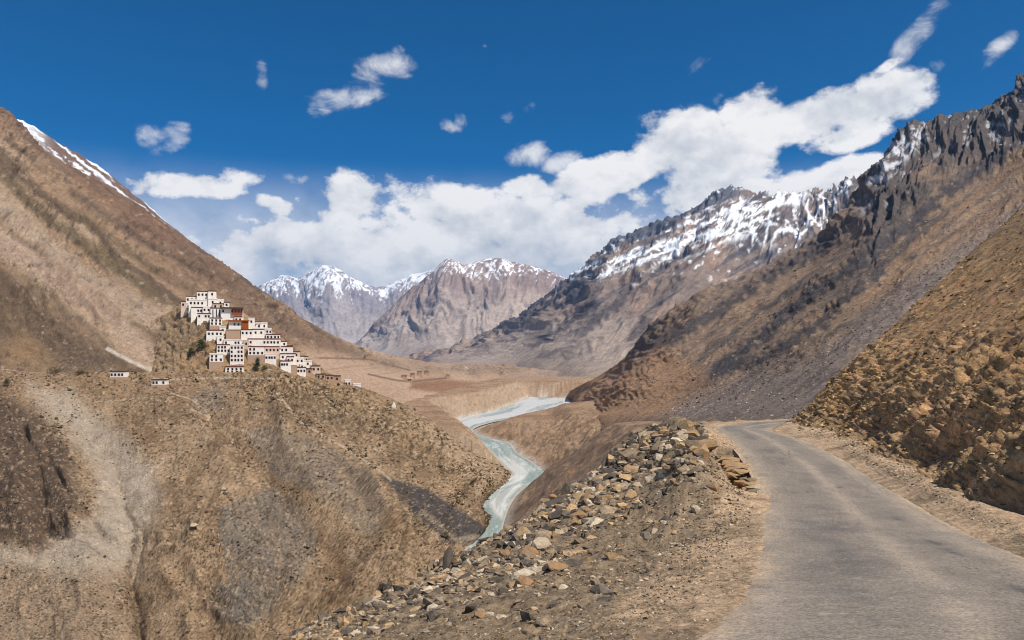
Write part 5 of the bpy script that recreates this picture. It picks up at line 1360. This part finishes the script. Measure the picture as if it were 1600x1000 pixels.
# ---------------- trees and thickets by the monastery
M_LEAF = plain_mat("dark green foliage", (52, 66, 36), var=.45, scale=1.2)
M_LEAF2 = plain_mat("dry grey green scrub", (96, 88, 58), var=.4, scale=1.2)
M_BARK = plain_mat("grey bark", (84, 72, 60), var=.2)
def tree(name, label, cat, px, py, h, wd, P, mat, seed, dens=900, lean=0.0):
    p, _ = find(P, px, py); root = empty(name, tuple(float(q) for q in p)); tag(root, label, cat)
    r = np.random.default_rng(seed)
    v, f = [], []
    for i in range(9):                                      # tapered trunk, then limbs
        z = h * .8 * i / 8; rr = .16 * (1 - i / 9.5) * h / 6
        for k in range(6): v.append((rr * math.cos(k * 1.047) + lean * z, rr * math.sin(k * 1.047), z - .4))
    for i in range(8):
        for k in range(6): a = i * 6 + k; b = i * 6 + (k + 1) % 6; f.append((a, b, b + 6, a + 6))
    for i in range(7):
        z = h * (.2 + .08 * i); an = i * 2.4; L = wd * .42 * (1 - i / 10); b = len(v); t = .05 * h / 6
        e = (math.cos(an) * L + lean * z, math.sin(an) * L, z + .25 * h)
        v += [(lean * z - t, 0, z), (lean * z + t, 0, z), (lean * z, t, z + t), e]; f += [(b, b + 1, b + 3), (b + 1, b + 2, b + 3), (b + 2, b, b + 3)]
    meshobj("trunk", mk("trunk", v, f, M_BARK), root)
    v, f = [], []
    clumps = [(r.normal() * wd * .2, r.normal() * wd * .2, h * r.uniform(.18, .95)) for _ in range(26)]
    for i in range(dens):
        cx, cy, cz = clumps[int(r.integers(0, 26))]; q = r.normal(size=3) * .16 * wd
        taper = 1.15 - .75 * cz / h
        c = np.array([cx * taper * 1.5 + q[0] + lean * cz, cy * taper * 1.5 + q[1], cz + q[2]]); d = r.normal(size=(3, 3)) * .17 * (wd / 3) ** .5
        b = len(v); v += [tuple(c + d[0]), tuple(c + d[1]), tuple(c + d[2])]; f.append((b, b + 1, b + 2))
    meshobj("crown", mk("crown", v, f, mat), root)
tree("green_tree", "dark green conifer standing below the white corner house", "tree", 402, 580, 8.5, 3.4, PM, M_LEAF, 1, 1500)
tree("green_bush", "dark green bush on the rocky flank left of the long white house", "bush", 313, 542, 5.0, 4.2, PM, M_LEAF, 2, 1000)
tree("green_bush", "upper dark bush of the leaning pair lower on the flank", "bush", 300, 551, 3.6, 2.8, PM, M_LEAF, 3, 700, .2)
tree("green_bush", "lower dark bush of the leaning pair on the flank", "bush", 294, 559, 3.4, 2.4, PM, M_LEAF, 4, 700, .2)
tree("dry_shrub", "grey brown thicket right of the conifer", "bush", 416, 582, 4.5, 5.0, PM, M_LEAF2, 5, 800)
tree("dry_shrub", "brownish shrub just right of the upper green bush", "bush", 321, 543, 3.4, 3.6, PM, M_LEAF2, 6, 600)
tree("dry_shrub", "solitary dark shrub on the left end of the track", "bush", 13, 602, 4.4, 3.2, PG, M_LEAF2, 7, 700)
tree("dry_shrub", "low scrub patch beside the track left of the lone house", "bush", 92, 581, 2.4, 7.0, PG, M_LEAF2, 8, 700)
tree("dry_shrub", "low scrub patch beside the track, nearest the lone house", "bush", 128, 582, 2.0, 5.0, PG, M_LEAF2, 9, 500)

# ---------------- shrines, ruins, far huts
def cairn():
    p, _ = find(PG, 617, 633)
    root = empty("white_shrine", tuple(float(q) for q in p)); tag(root, "small white stupa alone on the crest of the spur above the river", "shrine")
    v, f = [], []; boxdata(v, f, -1.9, 1.9, -1.9, 1.9, -1.5, 1.0, .15); boxdata(v, f, -1.4, 1.4, -1.4, 1.4, 1.003, 1.9, .1); meshobj("base", mk("base", v, f, M_WHITE), root)
    vv, ff = ICO[2]; meshobj("dome", mk("dome", [tuple(q * np.array([1.1, 1.1, 1.2]) + np.array([0, 0, 2.6])) for q in vv], [tuple(int(a) for a in q) for q in ff], M_WHITE), root)
    v, f = [], []; boxdata(v, f, -.3, .3, -.3, .3, 3.6, 5.2, .2); meshobj("spire", mk("spire", v, f, M_CREAM), root); root.scale = (.62, .62, .62)
cairn()
for k, (px, py, lab, r) in enumerate([(347, 637, "pair of pale rocks at the fork of the footpaths under the monastery", 1.3), (262, 672, "pale boulder below the outbuildings on the canyon slope", 1.2),
                                   (349, 762, "lone pale boulder on the rounded knoll of the canyon slope", 1.5), (306, 822, "pale boulder at the top of the bright earth patch", 1.5),
                                   (214, 617, "small pale boulder between the two outbuildings", 1.0)]):
    p, _ = find(PG, px, py); put_rock(p, r, 'pale', k, k * 1.3, lab)
def far_huts():
    base = [(576, 556, 8, 3), (632, 588, 9, 4), (645, 585, 7, 4), (656, 583, 8, 5), (667, 582, 7, 4), (700, 587, 6, 3), (640, 594, 7, 3)]
    names = ["dark ruined hut alone on the hill foot left of the village", "hut at the left end of the far village", "second hut from the left in the far village", "tallest hut of the far village",
             "hut at the right end of the far village", "stray hut right of the far village", "hut in front of the far village at the field edge"]
    for (px, py, w, h), lab in zip(base, names):
        p, _ = find(PF, px, py + h / 2)
        building("far_hut", lab, px - w / 2, py - h / 2, px + w / 2, py + h / 2, 1, 2, 'mud', 'brown', Y=float(p[1]) - 1, yaw=.2, group="huts of the far village", depth=8)
far_huts()
